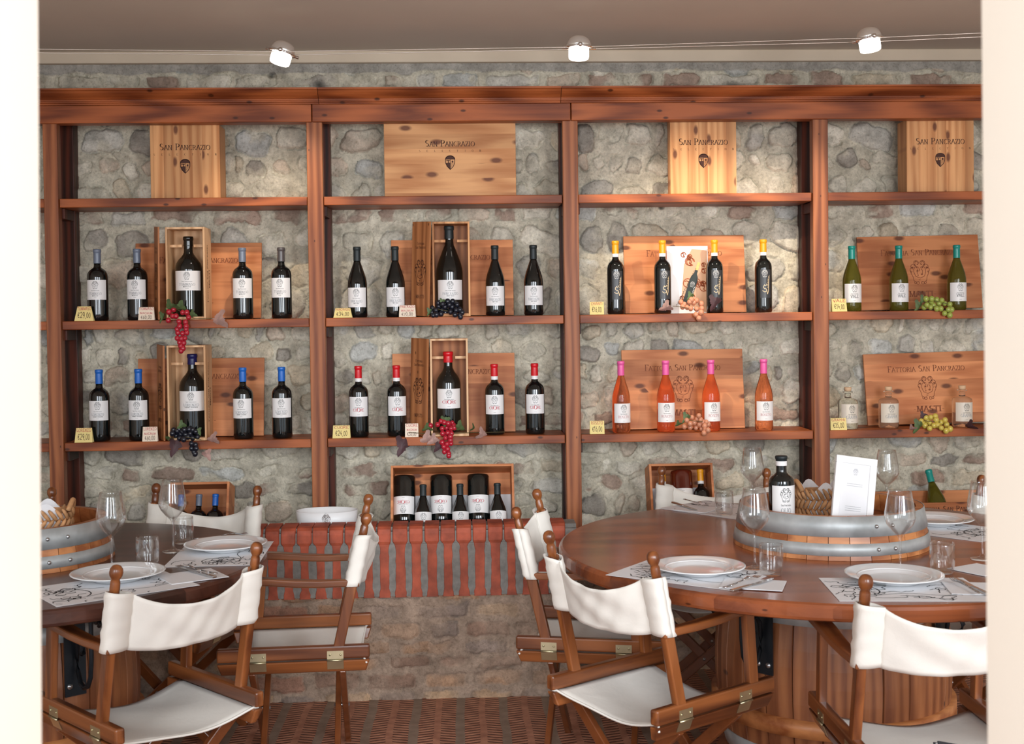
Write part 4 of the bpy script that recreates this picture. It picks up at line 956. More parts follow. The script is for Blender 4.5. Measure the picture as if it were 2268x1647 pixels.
mb = MB(); lay(mb, shiftq(fit('San Pancrazio', 0.011, 0.075, bold=.18), 0.006, H - .062), fn); part('lettering', mb, M_ink, o)

# ------------------------------------------------------------------ folding canvas chairs
def zpost(z): return -0.135 - 0.085 * (z - .44) / .37
W2 = 0.212
def make_chair(bow=0.05, seed=0):
    rr = random.Random(seed)
    o = thing('folding_chair', 'x', 'chair')
    for s in (-1, 1):
        x = s * W2
        rp = part('rear_upright', MB().bar((x, zpost(.42), .42), (x, zpost(.80), .80), .024, .034), M_chairz, o, bevel=.004)
        M = Matrix.Translation((x, zpost(.80), .80)) @ Matrix.Rotation(0.22, 4, 'X')
        part('knob', MB().lathe([(.0, -.01), (.0125, -.01), (.0135, .012), (.0128, .03), (.0105, .036), (.0125, .040), (.0165, .047), (.0180, .056), (.0165, .065), (.0115, .0725), (.005, .0755), (0, .076)], 18, M=M), M_chairz, rp)
        part('front_upright', MB().bar((x, .165, .42), (x, .145, .655), .022, .036), M_chairz, o, bevel=.003)
        pts = [(-.205, .648, .028), (-.15, .650, .030), (-.08, .650, .036), (0, .654, .042), (.08, .662, .046), (.18, .668, .047), (.23, .668, .044), (.252, .666, .030)]
        vs = []; fs = []
        for y, z, w_ in pts:
            for dx, dz in ((-1, -1), (1, -1), (1, 1), (-1, 1)): vs.append((x + s * 0.004 + dx * w_ / 2, y, z + dz * .0115))
        n = len(pts)
        for i in range(n - 1):
            for k in range(4): fs.append((i * 4 + k, i * 4 + (k + 1) % 4, (i + 1) * 4 + (k + 1) % 4, (i + 1) * 4 + k))
        fs += [(3, 2, 1, 0), tuple((n - 1) * 4 + k for k in range(4))]
        part('armrest', MB().add(vs, fs, 0, False), M_chair, o, bevel=.005)
        part('seat_rail', MB().box(x - .014, x + .014, -.235, .250, .407, .450), M_chair, o, bevel=.006)
        vs = [(x - s * .016, -.235, .402), (x + s * .013, -.235, .402), (x - s * .004, -.222, .362), (x - s * .024, -.222, .362), (x - s * .016, .250, .402), (x + s * .013, .250, .402), (x - s * .004, .238, .362), (x - s * .024, .238, .362)]
        part('lower_rail', MB().add(vs, [(0, 1, 2, 3), (7, 6, 5, 4), (0, 4, 5, 1), (1, 5, 6, 2), (2, 6, 7, 3), (3, 7, 4, 0)]), M_chair, o, bevel=.004)
        for yh in (-.125, .12):
            mb = MB().box(x + s * .0142 - .0008, x + s * .0142 + .0008, yh - .026, yh + .026, .408, .434).bar((x + s * .0138, yh, .401), (x + s * .0025, yh, .373), .052, .0016, side=(0, 1, 0))
            mb.tube([(x + s * .0165, yh - .026, .404), (x + s * .0165, yh + .026, .404)], .0032, 8)
            for yy in (-.017, .017): mb.tube([(x + s * .0145, yh + yy, .422), (x + s * .0168, yh + yy, .422)], .0035, 8)
            part('hinge', mb, M_brass, o)
        # crossing legs: one leg of each pair starts at this side
        for yl, dy in ((-.135, 0.012), (.130, -0.012)):
            y_ = yl + s * dy
            part('leg', MB().bar((x * .93, y_, .372), (-x * .96, y_, .0), .034, .020), M_leg, o, bevel=.003)
    for yb_ in (-.135, .130): part('pivot_bolt', MB().tube([(0, yb_ - .026, .190), (0, yb_ + .026, .190)], .006, 8), M_rivet, o)
    # seat sling
    def seat(u, v):
        x = (u - .5) * 2; y = -.215 + v * .40
        sag = .030 * (1 - x * x) + .006 * math.sin(v * 7 + x * 3) * (1 - x * x)
        return (x * (W2 - 0.010), y + .012 * (1 - x * x) * math.cos(v * PI), .4045 - sag)
    part('seat_canvas', MB().grid(seat, 24, 14), M_canvas, o, solid=0.003)
    for v_, nm in ((0.0, 'frayed_hem'),):
        pts = [seat(u, 0.0) for u in [i / 20 for i in range(21)]]
        e0, e1 = pts[0], pts[-1]
        pts = [(e0[0] - .020, e0[1] - .010, e0[2] - .014), (e0[0] - .012, e0[1] - .003, e0[2] - .002)] + pts + [(e1[0] + .012, e1[1] - .003, e1[2] - .002), (e1[0] + .020, e1[1] - .010, e1[2] - .014)]
        part(nm, MB().tube(pts, .0035, 6), M_canvas, o)
    # back sling: pocket round each upright, panel between
    ph = rr.uniform(0, 6)
    def sleeve(s):
        def f(u, v):
            z = .640 + v * .165; t = u * 2 * PI; wob = .0012 * math.sin(v * 21 + ph + 2 * math.sin(t)) + .0008 * math.sin(v * 43 + t * 2)
            z -= .012 * (0.5 - 0.5 * s * math.cos(t)) * (v) if False else 0
            cx = s * (W2 - .013); hx = .034 + wob; hy = .0255 + wob
            zt_ = z - (.012 * v) * (0.5 - 0.5 * s * math.cos(t))
            cs = math.cos(t); sn = math.sin(t); w_ = max(0.0, -s * cs)
            return (cx + hx * math.copysign(abs(cs) ** .7, cs), zpost(z) + hy * math.copysign(abs(sn) ** .7, sn) * (1 - .7 * w_) - .010 * w_, zt_)
        return f
    def panel(u, v):
        x = (u - .5) * 2; q = 1 - x * x; q2 = max(0, q) ** .8
        top = .797 - .052 * q2; bot = .640 - .018 * q2
        z = bot + v * (top - bot)
        y = zpost(z) - .010 - bow * q2 * (0.75 + .35 * v) + .0035 * math.sin(6 * x + 9 * v + ph) * q + .002 * math.sin(15 * x - 7 * v) * q
        return (x * (W2 - .040), y, z)
    mb = MB()
    for s in (-1, 1): mb.grid(sleeve(s), 20, 12)
    mb.grid(panel, 26, 12)
    bc = part('back_canvas', mb, M_canvas, o, solid=0.0028)
    for s in (-1, 1):
        pts = [(s * (W2 - .0415), panel(0 if s < 0 else 1, v / 10)[1] - 0.0018, panel(0 if s < 0 else 1, v / 10)[2]) for v in range(11)]
        part('seam', MB().tube(pts, .0011, 5), mat('seam thread', srgb(168, 152, 130), .9), bc)
    return Proto(o)
CH = make_chair(0.045, 1)
CHD = [CH]
def chair(ka, kb, zk, label, group, shift=(0, 0)):
    """knobs at pixels ka (chair's left seen from its back) and kb"""
    A = onZ(ka[0], ka[1], zk); B = onZ(kb[0], kb[1], zk); d = (B - A); d.z = 0; ang = math.atan2(d.y, d.x)
    mid = (A + B) / 2; fw = Vector((-math.sin(ang), math.cos(ang), 0)); p = mid + fw * 0.235
    return CH.put(label, (p.x + shift[0], p.y + shift[1], 0.0), (0, 0, ang), group)
GL = 'folding chairs around the left table'; GR = 'folding chairs around the big round table'
chair((262, 1253), (568, 1203), .871, 'folding wood and canvas chair nearest at the left, back turned to the viewer', GL)
chair((801, 1134), (806, 1098), .871, 'folding canvas chair seen side-on right of the left table, before the brick ledge', GL, (0.02, 0))
chair((592, 1067), (368, 1062), .871, 'folding canvas chair at the far side of the left table, before the small crate', GL, (-0.012, -0.12))
chair((1216, 1178), (1440, 1222), .871, 'folding canvas chair at the front left of the big round table', GR)
chair((1196, 1085), (1145, 1130), .871, 'folding canvas chair at the far left of the big table, facing right', GR, (-0.01, 0.035))
chair((1706, 1038), (1458, 1033), .871, 'folding canvas chair at the far side of the big table, before the reddish crate', GR, (0, 0.0))
chair((1923, 1275), (2304, 1268), .871, 'folding canvas chair at the lower right, partly cut by the white pillar', GR)
chair((2411, 1085), (2157, 1050), .871, 'folding canvas chair at the far right, mostly hidden behind the white pillar', GR)
A = onY(114, 1066, 4.74)
CH.put('folding chair behind the woven basket at the far left, only one knob showing', (A.x - .137, 4.74 - .273, 0), (0, 0, PI + .30), GL)

# ------------------------------------------------------------------ round tables on barrels
def barrel_part(parent, R0, R1, z0, z1, mwood, nst=26):
    mb = MB(); nz = 12
    for k in range(nst):
        a0 = 2 * PI * (k + .008) / nst; a1 = 2 * PI * (k + .992) / nst
        vs = []; fs = []
        for i in range(nz + 1):
            t = i / nz; r = R0 + (R1 - R0) * (1 - (2 * t - 1) ** 2)
            for a, rr_ in ((a0, r - .004), (a0 + .006, r), ((a0 + a1) / 2, r + .0005), (a1 - .006, r), (a1, r - .004)):
                vs.append((rr_ * math.cos(a), rr_ * math.sin(a), z0 + (z1 - z0) * t))
        for i in range(nz):
            for j in range(4): fs.append((i * 5 + j, i * 5 + j + 1, (i + 1) * 5 + j + 1, (i + 1) * 5 + j))
        mb.add(vs, fs, 0, False)
    mb.lathe([(R0 - .006, z0), (R1 - .007, (z0 + z1) / 2), (R0 - .006, z1)], 40)
    return part('barrel_base', mb, mwood, parent)
M_stave = wood('oak stave', srgb(116, 66, 40), srgb(158, 100, 62), 2, 0.4, knots=0.05, coat=.3)
M_ringwood = wood('orange oak hoop band', srgb(150, 84, 44), srgb(204, 134, 80), 0, 0.45, coat=.2)
def round_table(name, label, cx, cy, R, mtop, group, ringR, brk, RB=.375):
    o = thing(name, label, 'table', (cx, cy, 0), (0, 0, 0), group)
    mb = MB(); n = 120
    prof = [(0, .703), (R - .01, .703), (R - .002, .707), (R, .714), (R, .738), (R - .004, .746), (R - .012, .75), (0, .75)]
    mb.lathe(prof, n)
    mb.sm = [False] * len(mb.sm); tp = part('tabletop', mb, mtop, o)
    bb = barrel_part(o, RB - .05, RB, 0.05, .70, M_stave)
    for z_, t_ in ((.583, .026), (.135, .03)):
        def rr_(z): t = (z - .05) / .65; return RB - .050 + .05 * (1 - (2 * t - 1) ** 2) + .0035
        part('hoop', MB().lathe([(rr_(z_ - t_) - .003, z_ - t_), (rr_(z_ - t_), z_ - t_), (rr_(z_ + t_), z_ + t_), (rr_(z_ + t_) - .003, z_ + t_)], 56), M_galv, o)
    part('base_ring', MB().lathe([(RB - .04, 0.0), (RB + .004, 0.0), (RB + .004, .05), (RB - .04, .05)], 56), M_ringwood, o); part('wooden_hoop', MB().lathe([(RB - .02, .225), (RB + .012, .225), (RB + .012, .275), (RB - .02, .275)], 56), M_ringwood, o)
    for a in brk:
        rz = a
        q0 = RB + .004
        g = link('bracket', MB().box(-.032, .032, -q0 - .006, -q0, .40, .700).mesh('bracket', M_iron), o, rot=(0, 0, rz))
        sc_ = MB()
        J = [(.11, .70), (.113, .62), (.112, .53), (.104, .475), (.085, .445), (.060, .435), (.035, .445), (.018, .475), (.012, .52), (.018, .56), (.036, .582), (.056, .578), (.066, .558), (.060, .538), (.046, .532)]
        sc_.tube([(0, -q0 - .006 - a_, b_) for a_, b_ in J], .007, 8)
        sc_.tube([(0, -q0 - .006 - .150 - .032 * math.cos(math.radians(t)) * (1 - t / 900), .662 + .030 * math.sin(math.radians(t)) * (1 - t / 900)) for t in range(-60, 400, 30)], .006, 8)
        sc_.tube([(0, -q0, .695), (0, -q0 - .24, .695)], .008, 8)
        part('scroll', sc_, M_iron, g)
        sc2 = MB()
        for sx in (-.024, .024): sc2.lathe([(0, .0), (.009, 0), (.008, .004), (0, .006)], 12, M=Matrix.Translation((sx * .75, -q0 - .006, .43)) @ Matrix.Rotation(PI / 2, 4, 'X'))
        part('screw_heads', sc2, M_rivet, g)
    # barrel-head ring standing on the table
    r = thing('barrel_ring', '', 'barrel ring', (cx, cy, .7505))
    rb_, rt_ = ringR, ringR * .925
    HR = .130; rf = lambda z: rb_ + (rt_ - rb_) * z / HR
    mb = MB(); n = 30
    for k in range(n):
        a0 = 2 * PI * (k + .015) / n; a1 = 2 * PI * (k + .985) / n
        vs = []
        for z_ in (0, HR):
            for a in (a0, a1):
                for q in (0, -.022): vs.append(((rf(z_) + q) * math.cos(a), (rf(z_) + q) * math.sin(a), z_))
        mb.add(vs, [(0, 2, 6, 4), (1, 5, 7, 3), (4, 6, 7, 5), (0, 1, 3, 2), (0, 4, 5, 1), (2, 3, 7, 6)])
    part('stave_ring', mb, M_ringwood, r)
    for z0_, z1_ in ((.070, HR + .0005), (.014, .050)):
        hp = part('hoop', MB().lathe([(rf(z0_) + .0005, z0_), (rf(z0_) + .003, z0_), (rf(z1_) + .003, z1_), (rf(z1_) + .0005, z1_)], 64), M_galv, r)
        zc = (z0_ + z1_) / 2
        for th in ringriv:
            a = -PI / 2 + th
            for zz in ((zc,),):
                part('rivet', MB().ball((0, 0, 0), .0062, 8), M_rivet, hp, loc=((rf(zc) + .004) * math.cos(a), (rf(zc) + .004) * math.sin(a), zc))
    part('tray_board', MB().lathe([(0, .063), (rf(.075) - .023, .063), (rf(.075) - .023, .075), (0, .075)], 48), M_stave, r)
    return o, r
ringriv = (0.18, 0.37)
RT = (1.2, 3.97, .885); LT = (-1.36, 3.93, .735)
t1, r1 = round_table('round_table', 'big round orange-brown plank table on a barrel base, at the right', *RT, M_table, 'round tables on barrel bases', .312, (-0.84, 0.73, 2.30, 3.87))
r1['label'] = 'barrel ring holding oil bottle, basket and frame on the big right table'
ringriv = (0.62, 0.85)
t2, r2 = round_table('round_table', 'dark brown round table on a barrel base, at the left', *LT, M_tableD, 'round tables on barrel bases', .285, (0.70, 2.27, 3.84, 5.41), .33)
r2['label'] = 'barrel ring holding a woven basket on the dark left table'; r2.location = (-1.395, 3.96, .7505)

# ------------------------------------------------------------------ tableware
ZT = .7505
def wine_glass():
    o = thing('wine_glass', 'x', 'glass'); k = 1.0
    outer = [(0.0, 0.0), (.034, 0.0), (.0355, .0012), (.034, .0025), (.018, .0050), (.008, .010), (.0042, .020), (.0037, .050), (.0037, .085), (.0048, .098), (.010, .106), (.024, .120), (.0375, .137), (.0435, .150), (.0442, .158), (.0425, .175), (.0385, .200), (.0345, .222), (.0318, .236)]
    inner = [(.0306, .236), (.0333, .222), (.0373, .200), (.0413, .175), (.0430, .158), (.0423, .151), (.0363, .139), (.023, .1225), (.010, .110), (0, .107)]
    part('glass_shell', MB().lathe(outer + inner, 40), M_clear, o); return Proto(o)
def tumbler():
    o = thing('tumbler', 'x', 'glass')
    part('glass_shell', MB().lathe([(0, 0), (.027, 0), (.030, .002), (.0325, .010), (.0345, .030), (.0350, .055), (.0340, .080), (.0335, .088), (.0322, .088), (.0328, .080), (.0336, .055), (.033, .030), (.030, .014), (.020, .010), (0, .009)], 40), M_clear, o); return Proto(o)
WG = wine_glass(); TB = tumbler()
def plate_():
    o = thing('dinner_plate', 'x', 'plate')
    body = part('plate_well', MB().lathe([(0, .004), (.060, .004), (.066, .0), (.070, .0), (.078, .006), (.092, .012), (.131, .021), (.134, .0225), (.1335, .0245), (.128, .0245), (.094, .0155), (.084, .013), (.077, .0085), (.070, .0078), (0, .0078)], 72), M_porc, o)
    part('rim_ring', MB().lathe([(.094, .0155), (.0955, .0175), (.099, .0180), (.1005, .0170)], 72), M_porc, o)
    return Proto(o)
PL = plate_()
def fork_():
    o = thing('fork', 'x', 'fork')
    mb = MB(); P = [(0, .0035), (.03, .0035), (.07, .004), (.10, .006), (.125, .010), (.14, .009)]
    w_ = [.010, .0085, .0055, .0048, .0075, .020]
    for i in range(len(P) - 1):
        (y0, z0), (y1, z1) = P[i], P[i + 1]; a, b = w_[i] / 2, w_[i + 1] / 2
        mb.add([(-a, y0, z0), (a, y0, z0), (b, y1, z1), (-b, y1, z1), (-a, y0, z0 + .0022), (a, y0, z0 + .0022), (b, y1, z1 + .0022), (-b, y1, z1 + .0022)], [(0, 3, 2, 1), (4, 5, 6, 7), (0, 1, 5, 4), (1, 2, 6, 5), (2, 3, 7, 6), (3, 0, 4, 7)], 0, True)
    part('handle', mb, M_steel, o)
    for k in range(4):
        x = (-1.5 + k) * .0055
        part('tine', MB().bar((x, .139, .010), (x, .165, .004), .0028, .0018).bar((x, .1648, .0042), (x, .186, .006), .0028, .0018, w1=(.0016, .0014)), M_steel, o)
    return Proto(o)
def knife_():
    o = thing('table_knife', 'x', 'knife')
    part('handle', MB().bar((0, 0, .004), (0, .095, .004), .0135, .007, w1=(.010, .006)), M_steel, o, bevel=.002)
    ol = [(-.006, .095), (.006, .095), (.0095, .115), (.010, .17), (.007, .200), (.0, .212), (-.005, .20), (-.006, .15)]
    mb = MB(); mb.add([(x, y, .003) for x, y in ol] + [(x, y, .0045) for x, y in ol], [tuple(range(8))[::-1], tuple(range(8, 16))] + [(i, (i + 1) % 8, 8 + (i + 1) % 8, 8 + i) for i in range(8)])
    part('blade', mb, M_steel, o); return Proto(o)
FK = fork_(); KN = knife_()
def placemat(corners, label, dz=0.0, ink=True, seed=1):
    """corners in pixels on the table surface: front-left, front-right, back-right, back-left"""
    P = [onZ(x, y, ZT) for x, y in corners]; c = sum(P, Vector()) / 4
    ux = (P[1] - P[0] + P[2] - P[3]); ang = math.atan2(ux.y, ux.x); W, D = .40, .285
    o = thing('placemat', label, 'placemat', (c.x, c.y, ZT + dz), (0, 0, ang), 'paper placemats with black line drawings')
    part('paper_sheet', MB().box(-W / 2, W / 2, -D / 2, D / 2, .0002, .0010), M_paper, o)
    rr = random.Random(seed); qs = []
    def wig(x, y, n, s, v):
        pts = []; a = rr.uniform(0, 6)
        for i in range(n): pts.append((x, y)); a += rr.uniform(-1.2, 1.2); x += s * math.cos(a) * v; y += s * math.sin(a)
        stroke(qs, pts, .0026, .0026, True)
    for k in range(16): wig(rr.uniform(-.17, -.08), rr.uniform(-.10, .10), 14, .008, 1.2)
    for k in range(8): wig(rr.uniform(-.12, .14), rr.uniform(-.13, -.09), 12, .006, 1.6)
    for k in range(8): wig(rr.uniform(.10, .16), rr.uniform(-.06, .12), 10, .007, 1)
    stroke(qs, [(-.15 + .3 * i / 20, -.065 - .012 * math.sin(i * .5)) for i in range(21)], .0022, .0022, True)
    stroke(qs, arc(-.12, -.02, .05, .06, -60, 140, 12), .0035, .0035, True)
    qs += shiftq(text2d('BUON APPETITO', .010, serif=False)[0] if False else [], 0, 0)
    qs = [q for q in qs if all(abs(a) < W / 2 - .004 and abs(b) < D / 2 - .004 for a, b in q)]
    mb = MB(); lay(mb, qs, lambda a, b: (a, b, .0015)); part('line_drawing', mb, M_ink, o)
    return o
placemat([(1560, 1318), (1358, 1271), (1470, 1236), (1735, 1262)], 'paper placemat under the plate at the front left of the big table', seed=1).rotation_euler.z = math.atan2(-.30, .40)
o = placemat([(1845, 1335), (2230, 1328), (2150, 1283), (1790, 1277)], 'paper placemat under the plate at the front right of the big table', seed=2)
o = placemat([(1480, 1131), (1625, 1150), (1720, 1128), (1580, 1108)], 'paper placemat at the far left of the big table, under crossed cutlery', seed=3); o.rotation_euler.z += 0
o = placemat([(2175, 1200), (2035, 1172), (1990, 1150), (2160, 1168)], 'paper placemat at the far right of the big table, beyond the barrel ring', seed=4); o.rotation_euler.z = 2.3; q = onZ(2090, 1172, ZT); o.location = (q.x, q.y, ZT)
o = placemat([(235, 1335), (430, 1285), (330, 1262), (95, 1298)], 'paper placemat at the front of the dark left table', seed=5); q = onZ(248, 1300, ZT); o.location = (q.x, q.y, ZT); o.rotation_euler.z = .62
o = placemat([(365, 1250), (590, 1245), (575, 1212), (400, 1210)], 'paper placemat at the far right of the dark left table', seed=6); q = onZ(490, 1226, ZT); o.location = (q.x, q.y, ZT); o.rotation_euler.z = 1.60
def put(P_, px, py, z, label, rz=0, group=None, dz=0.0): q = onZ(px, py, z); return P_.put(label, (q.x, q.y, z + dz), (0, 0, rz), group)
gp = 'white plates on the tables'
for px, py, lb in ((1548, 1268, 'white dinner plate at the front left of the big table'), (1980, 1287, 'white dinner plate at the front right of the big table'), (2070, 1160, 'white dinner plate at the far right of the big table'),
                   (262, 1282, 'white dinner plate at the front of the dark left table'), (500, 1217, 'white dinner plate at the far right of the dark left table')):
    put(PL, px, py, ZT + .0012, lb, 0, gp)
gw = 'stemmed wine glasses on the tables'
for px, py, lb in ((1672, 1258, 'wine glass at the front left of the big table, beside the left plate'), (1994, 1266, 'wine glass in front of the barrel ring, behind the front right plate'), (1667, 1128, 'wine glass on the far side of the big table, above the nearer glass'),
                   (1965, 1136, 'wine glass on the far side of the big table, behind the white frame'), (2176, 1238, 'wine glass at the right edge, cut by the white pillar'), (248, 1262, 'wine glass standing nearest on the dark left table'), (384, 1221, 'wine glass on the dark left table before the canvas chair back')):
    put(WG, px, py, ZT + (.0 if px not in (1672,) else .0015), lb, 0, gw)
gt = 'straight water tumblers on the tables'
for px, py, lb in ((1708, 1272, 'water tumbler at the front left of the big table'), (2087, 1268, 'water tumbler at the front right of the big table'), (1604, 1140, 'water tumbler at the far left of the big table'),
                   (327, 1252, 'water tumbler behind the front plate on the dark left table'), (406, 1202, 'water tumbler behind the wine glass on the dark left table')):
    put(TB, px, py, ZT + .0015, lb, 0, gt)
def cut(P_, a, b, label, dz=.0035, flip=False):
    A = onZ(a[0], a[1], ZT); B = onZ(b[0], b[1], ZT); d = B - A
    return P_.put(label, (A.x, A.y, ZT + dz), (0, 0, math.atan2(d.y, d.x) - PI / 2))
def napkin(px, py, rz, w_, d_, label, dz=.0016):
    q = onZ(px, py, ZT); o = thing('paper_napkin', label, 'napkin', (q.x, q.y, ZT + dz), (0, 0, rz))
    mb = MB()
    for i in range(2): mb.add([(x * (1 - .01 * i), y * (1 - .01 * i), .0005 + i * .0010 + k * .0008) for k in (0, 1) for x, y in ((-w_ / 2, -d_ / 2), (w_ / 2, -d_ / 2), (w_ / 2, d_ / 2), (-w_ / 2, d_ / 2))], [(0, 3, 2, 1), (4, 5, 6, 7), (0, 1, 5, 4), (1, 2, 6, 5), (2, 3, 7, 6), (3, 0, 4, 7)])
    part('folded_layers', mb, M_paper, o); return o
napkin(1668, 1296, -.35, .17, .13, 'folded white napkin under the crossed cutlery, front left of the big table')
napkin(2160, 1305, -.2, .15, .15, 'folded white napkin under the cutlery, front right of the big table')
napkin(425, 1277, .55, .17, .15, 'folded white napkin under the cutlery on the dark left table', .0006)
napkin(2172, 1262, .5, .13, .13, 'folded white napkin at the right edge beside the white pillar', 0.0)
napkin(1545, 1128, .9, .15, .14, 'folded white napkin under the cutlery, far left of the big table')
cut(FK, (1604, 1311), (1700, 1278), 'fork on the napkin, front left of the big table', .0085)
cut(KN, (1620, 1314), (1745, 1276), 'knife crossing under the fork, front left of the big table')
cut(FK, (2172, 1325), (2095, 1283), 'fork beside the tumbler, front right of the big table', .0085)
cut(KN, (2190, 1322), (2112, 1284), 'knife beside the fork, front right of the big table')
cut(FK, (1515, 1112), (1580, 1131), 'fork on the napkin, far left of the big table', .0085)
cut(KN, (1490, 1116), (1556, 1137), 'knife beside the fork, far left of the big table')
cut(FK, (480, 1279), (372, 1258), 'fork on the napkin, dark left table', .0085)
cut(KN, (476, 1283), (392, 1260), 'knife on the napkin, dark left table')
cut(FK, (430, 1196), (470, 1192), 'fork beyond the far right plate, dark left table', .001)

# woven baskets, oil bottle, menu frame
M_wick = plain('dry woven leaf', srgb(196, 146, 100), 0.65, amp=0.35, scale=30, bump=.4)
def basket(cx, cy, z, rx, ry, h, rz, label):
    o = thing('woven_basket', label, 'basket', (cx, cy, z), (0, 0, rz)); mb = MB(); rows = 3
    mb.grid(lambda u, v: ((rx - .006) * (0.88 + .12 * v) * math.cos(u * 2 * PI), (ry - .006) * (0.88 + .12 * v) * math.sin(u * 2 * PI), .002 + v * (h - .006)), 40, 3)
    mb.add([(rx * .87 * math.cos(2 * PI * i / 28), ry * .87 * math.sin(2 * PI * i / 28), .003) for i in range(28)], [tuple(range(28))])
    part('inner_wall', mb, M_wick, o)
    mb = MB(); n = 22
    for r_ in range(rows):
        for k in range(n):
            t0 = 2 * PI * (k + .5 * (r_ % 2)) / n; s = 1 if r_ % 2 else -1
            pts = []
            for i in range(5):
                f = i / 4; t = t0 + (f - .5) * .36 * s; zz = h * (r_ + .5) / rows + (f - .5) * h / rows * 1.25; sc_ = .88 + .12 * zz / h
                b_ = .004 * math.sin(f * PI)
                pts.append(((rx * sc_ + b_) * math.cos(t), (ry * sc_ + b_) * math.sin(t), max(.006, zz)))
            mb.tube(pts, [.003, .0062, .0072, .0062, .003], 6)
    part('braid', mb, M_wick, o)
    mb = MB()
    for s in (1, -1):
        if s > 0 or True:
            c = [(s * (rx - .004 + .008 * math.sin(f * PI)), -.035 + .07 * f, h - .004 + .030 * math.sin(f * PI)) for f in [i / 10 for i in range(11)]]
            part('handle', MB().tube(c, .008, 8), M_wick, o)
    # paper lining
    nb = 40
    def pp(u, v):
        t = u * 2 * PI; k = .84 + .10 * v; zz = h * .15 + v * (h * .92) + v * .018 * math.sin(4 * t + 1)
        return (rx * k * math.cos(t), ry * k * math.sin(t), zz)
    part('paper_lining', MB().grid(pp, nb, 6, smooth=False), M_paper, o, solid=.001)
    return o
q = onY(1810, 1120, 4.02); basket(q.x, 4.02, .8262, .068, .055, .095, .1, 'woven basket with paper lining in the big table barrel ring')
q = onY(104, 1130, 3.93); basket(q.x, 3.93, .8262, .075, .065, .088, .1, 'woven basket with paper lining in the barrel ring of the dark left table')
BT['oil'] = bottle('bordeaux', .218, .0405, .0165, 'black', 'white', text='OLIO', cap_h=.075, lab=(.06, .58), band=1)
q = onY(1731, 1100, 3.90); BT['oil'].put('dark oil bottle with wide white label standing in the big table barrel ring', (q.x, 3.90, .8262), (0, 0, .10))
# menu frame, leaning back
fq = onY(1886, 1160, 3.77); H = .212; W = .136
o = thing('framed_menu_card', 'white framed card standing in the big table barrel ring', 'picture frame', (fq.x, 3.765, .8400), (-.12, .15, .12))
wf = .022
for nm, b_ in (('frame_rail', (-W / 2, W / 2, 0, .012, 0, wf)), ('frame_rail', (-W / 2, W / 2, 0, .012, H - wf, H)), ('frame_stile', (-W / 2, -W / 2 + wf, 0, .012, wf, H - wf)), ('frame_stile', (W / 2 - wf, W / 2, 0, .012, wf, H - wf))):
    part(nm, MB().box(*b_), M_frame, o, bevel=.0015)
pg = part('printed_sheet', MB().box(-W / 2 + wf - .002, W / 2 - wf + .002, .005, .007, wf - .002, H - wf + .002), M_paper, o)
mb = MB(); fn = flatfn(.0045); lay(mb, shiftq(crest(.020), 0, H * .78), fn)
for z_ in (.60, .57, .27, .24, .21): lay(mb, [[(-.026, H * z_), (.026, H * z_), (.026, H * z_ + .0009), (-.026, H * z_ + .0009)]], fn)
part('printed_lines', mb, M_inkg, pg)
part('back_board', MB().box(-W / 2 + .006, W / 2 - .006, .0125, .0155, .006, H - .006), M_paper, o)
# dark folder corner at the lower right
q = onZ(2118, 1660, .47)
o = thing('menu_folder', 'black folder corner at the bottom right, standing on the chair seat', 'folder', (q.x + .03, q.y - .02, .385), (-.5, .3, .5))
part('cover', MB().box(-.09, .09, 0, .004, 0, .10), mat('black cover', (.012, .016, .022, 1), .4), o, bevel=.001)
part('cover', MB().box(-.09, .09, .012, .016, 0, .10), mat('black cover', (.012, .016, .022, 1), .4), o, bevel=.001)
part('pages', MB().box(-.086, .086, .004, .012, .003, .097), M_paper, o)

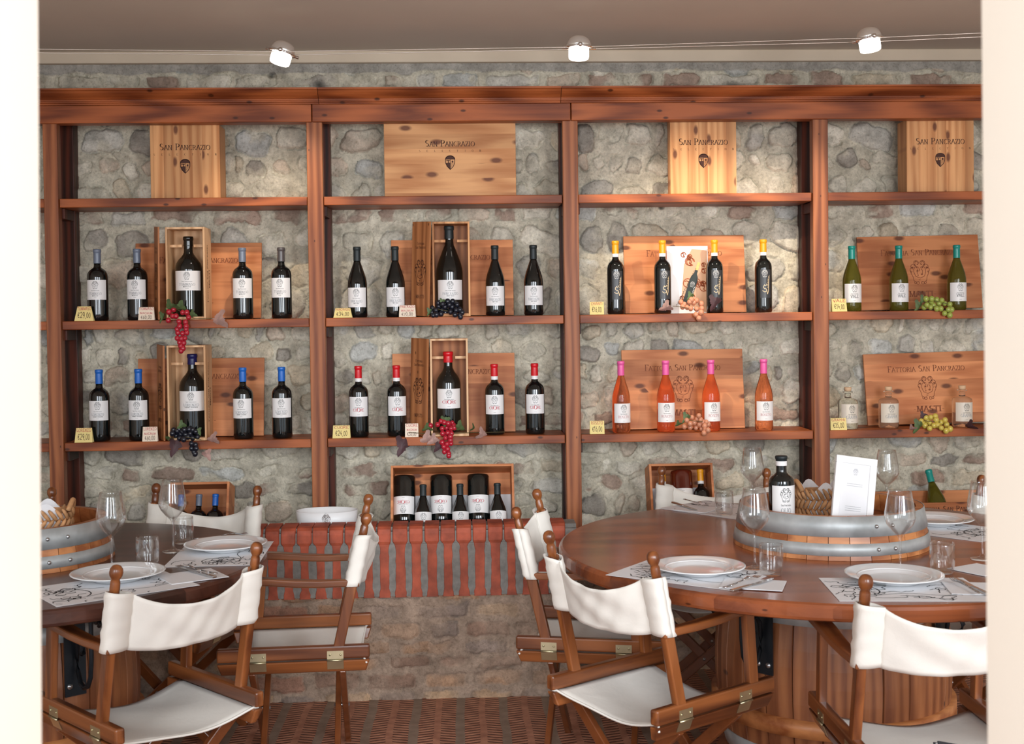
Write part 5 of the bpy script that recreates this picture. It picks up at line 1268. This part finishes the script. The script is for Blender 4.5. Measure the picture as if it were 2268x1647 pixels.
# ------------------------------------------------------------------ wire lamps
ZW = 2.50
def wire(pts, label):
    P = [onZ(x, y, ZW) for x, y in pts]
    e0 = P[0] + (P[0] - P[1]).normalized() * .8; e1 = P[-1] + (P[-1] - P[-2]).normalized() * .9
    e0.x = max(e0.x, XL + .002); e1.x = min(e1.x, XR - .002)
    mb = MB(); mb.tube([e0] + P + [e1], .0016, 6)
    o = part('ceiling_wire', mb, mat('bright steel cable', (.75, .68, .6, 1), .35, .8)); tag(o, label, 'cable', 'pair of lamp cables under the ceiling'); return P
wa = wire([(98, 109), (625, 114), (1282, 104), (1925, 84), (2166, 73.5)], 'steel lamp cable nearer the viewer, upper of the pair in view')
wb = wire([(98, 117), (625, 122), (1282, 109), (1925, 92.5), (2166, 82)], 'steel lamp cable nearer the stone wall, lower of the pair in view')
M_lglass = mat('lit frosted glass', (1, .95, .88, 1), .4); nb_ = M_lglass.node_tree.nodes['Principled BSDF']
nb_.inputs['Emission Color'].default_value = (1, .93, .84, 1); nb_.inputs['Emission Strength'].default_value = 2.6
def lamp(A, B, tilt, label, aim, power):
    c = (A + B) / 2
    o = thing('wire_lamp', label, 'lamp', (c.x, c.y, c.z), (0, tilt, 0), 'halogen lamps on the ceiling cables')
    part('chrome_cap', MB().lathe([(.006, .046), (.024, .043), (.038, .032), (.045, .016), (.047, .002), (.044, .002), (.041, .015), (.034, .028), (.022, .038), (.006, .040)], 32), mat('polished aluminium cap', (.86, .84, .8, 1), .22, .75), o)
    part('clamp_ring', MB().lathe([(.047, -.002), (.052, -.001), (.055, .002), (.052, .005), (.047, .005)], 40), M_chrome, o)
    part('cross_bar', MB().tube([(-.064, 0, .001), (.064, 0, .001)], .0055, 10), M_chrome, o)
    part('clamp_knob', MB().ball((0, 0, 0), .009, 8).tube([(0, -.005, 0), (0, .05, 0)], .003, 6), M_chrome, o, loc=(0, -.056, .003))
    g = part('glass_shade', MB().lathe([(0, -.044), (.030, -.044), (.0365, -.040), (.0385, -.030), (.0385, -.002), (.0355, -.002), (.0355, -.030), (.030, -.038), (0, -.038)], 32), M_lglass, o)
    l = bpy.data.lights.new('lamp_light', 'SPOT'); l.energy = power; l.color = (1, .86, .68); l.spot_size = math.radians(62); l.spot_blend = 1.0; l.shadow_soft_size = .012
    lo = bpy.data.objects.new('lamp_light', l); C.objects.link(lo); lo.location = (c.x, c.y, c.z - .052)
    d = Vector(aim) - lo.location; lo.rotation_euler = d.to_track_quat('-Z', 'Y').to_euler()
lamp(wa[1], wb[1], .30, 'wire lamp at the left, tilted, chrome cap over lit glass', (-.8, 5.45, 1.7), 16)
lamp(wa[2], wb[2], .02, 'wire lamp at the centre, level, chrome cap over lit glass', (1.15, 5.45, 1.52), 38)
lamp(wa[3], wb[3], -.14, 'wire lamp at the right, slightly tilted, chrome cap over lit glass', (1.2, 5.45, 1.56), 36)
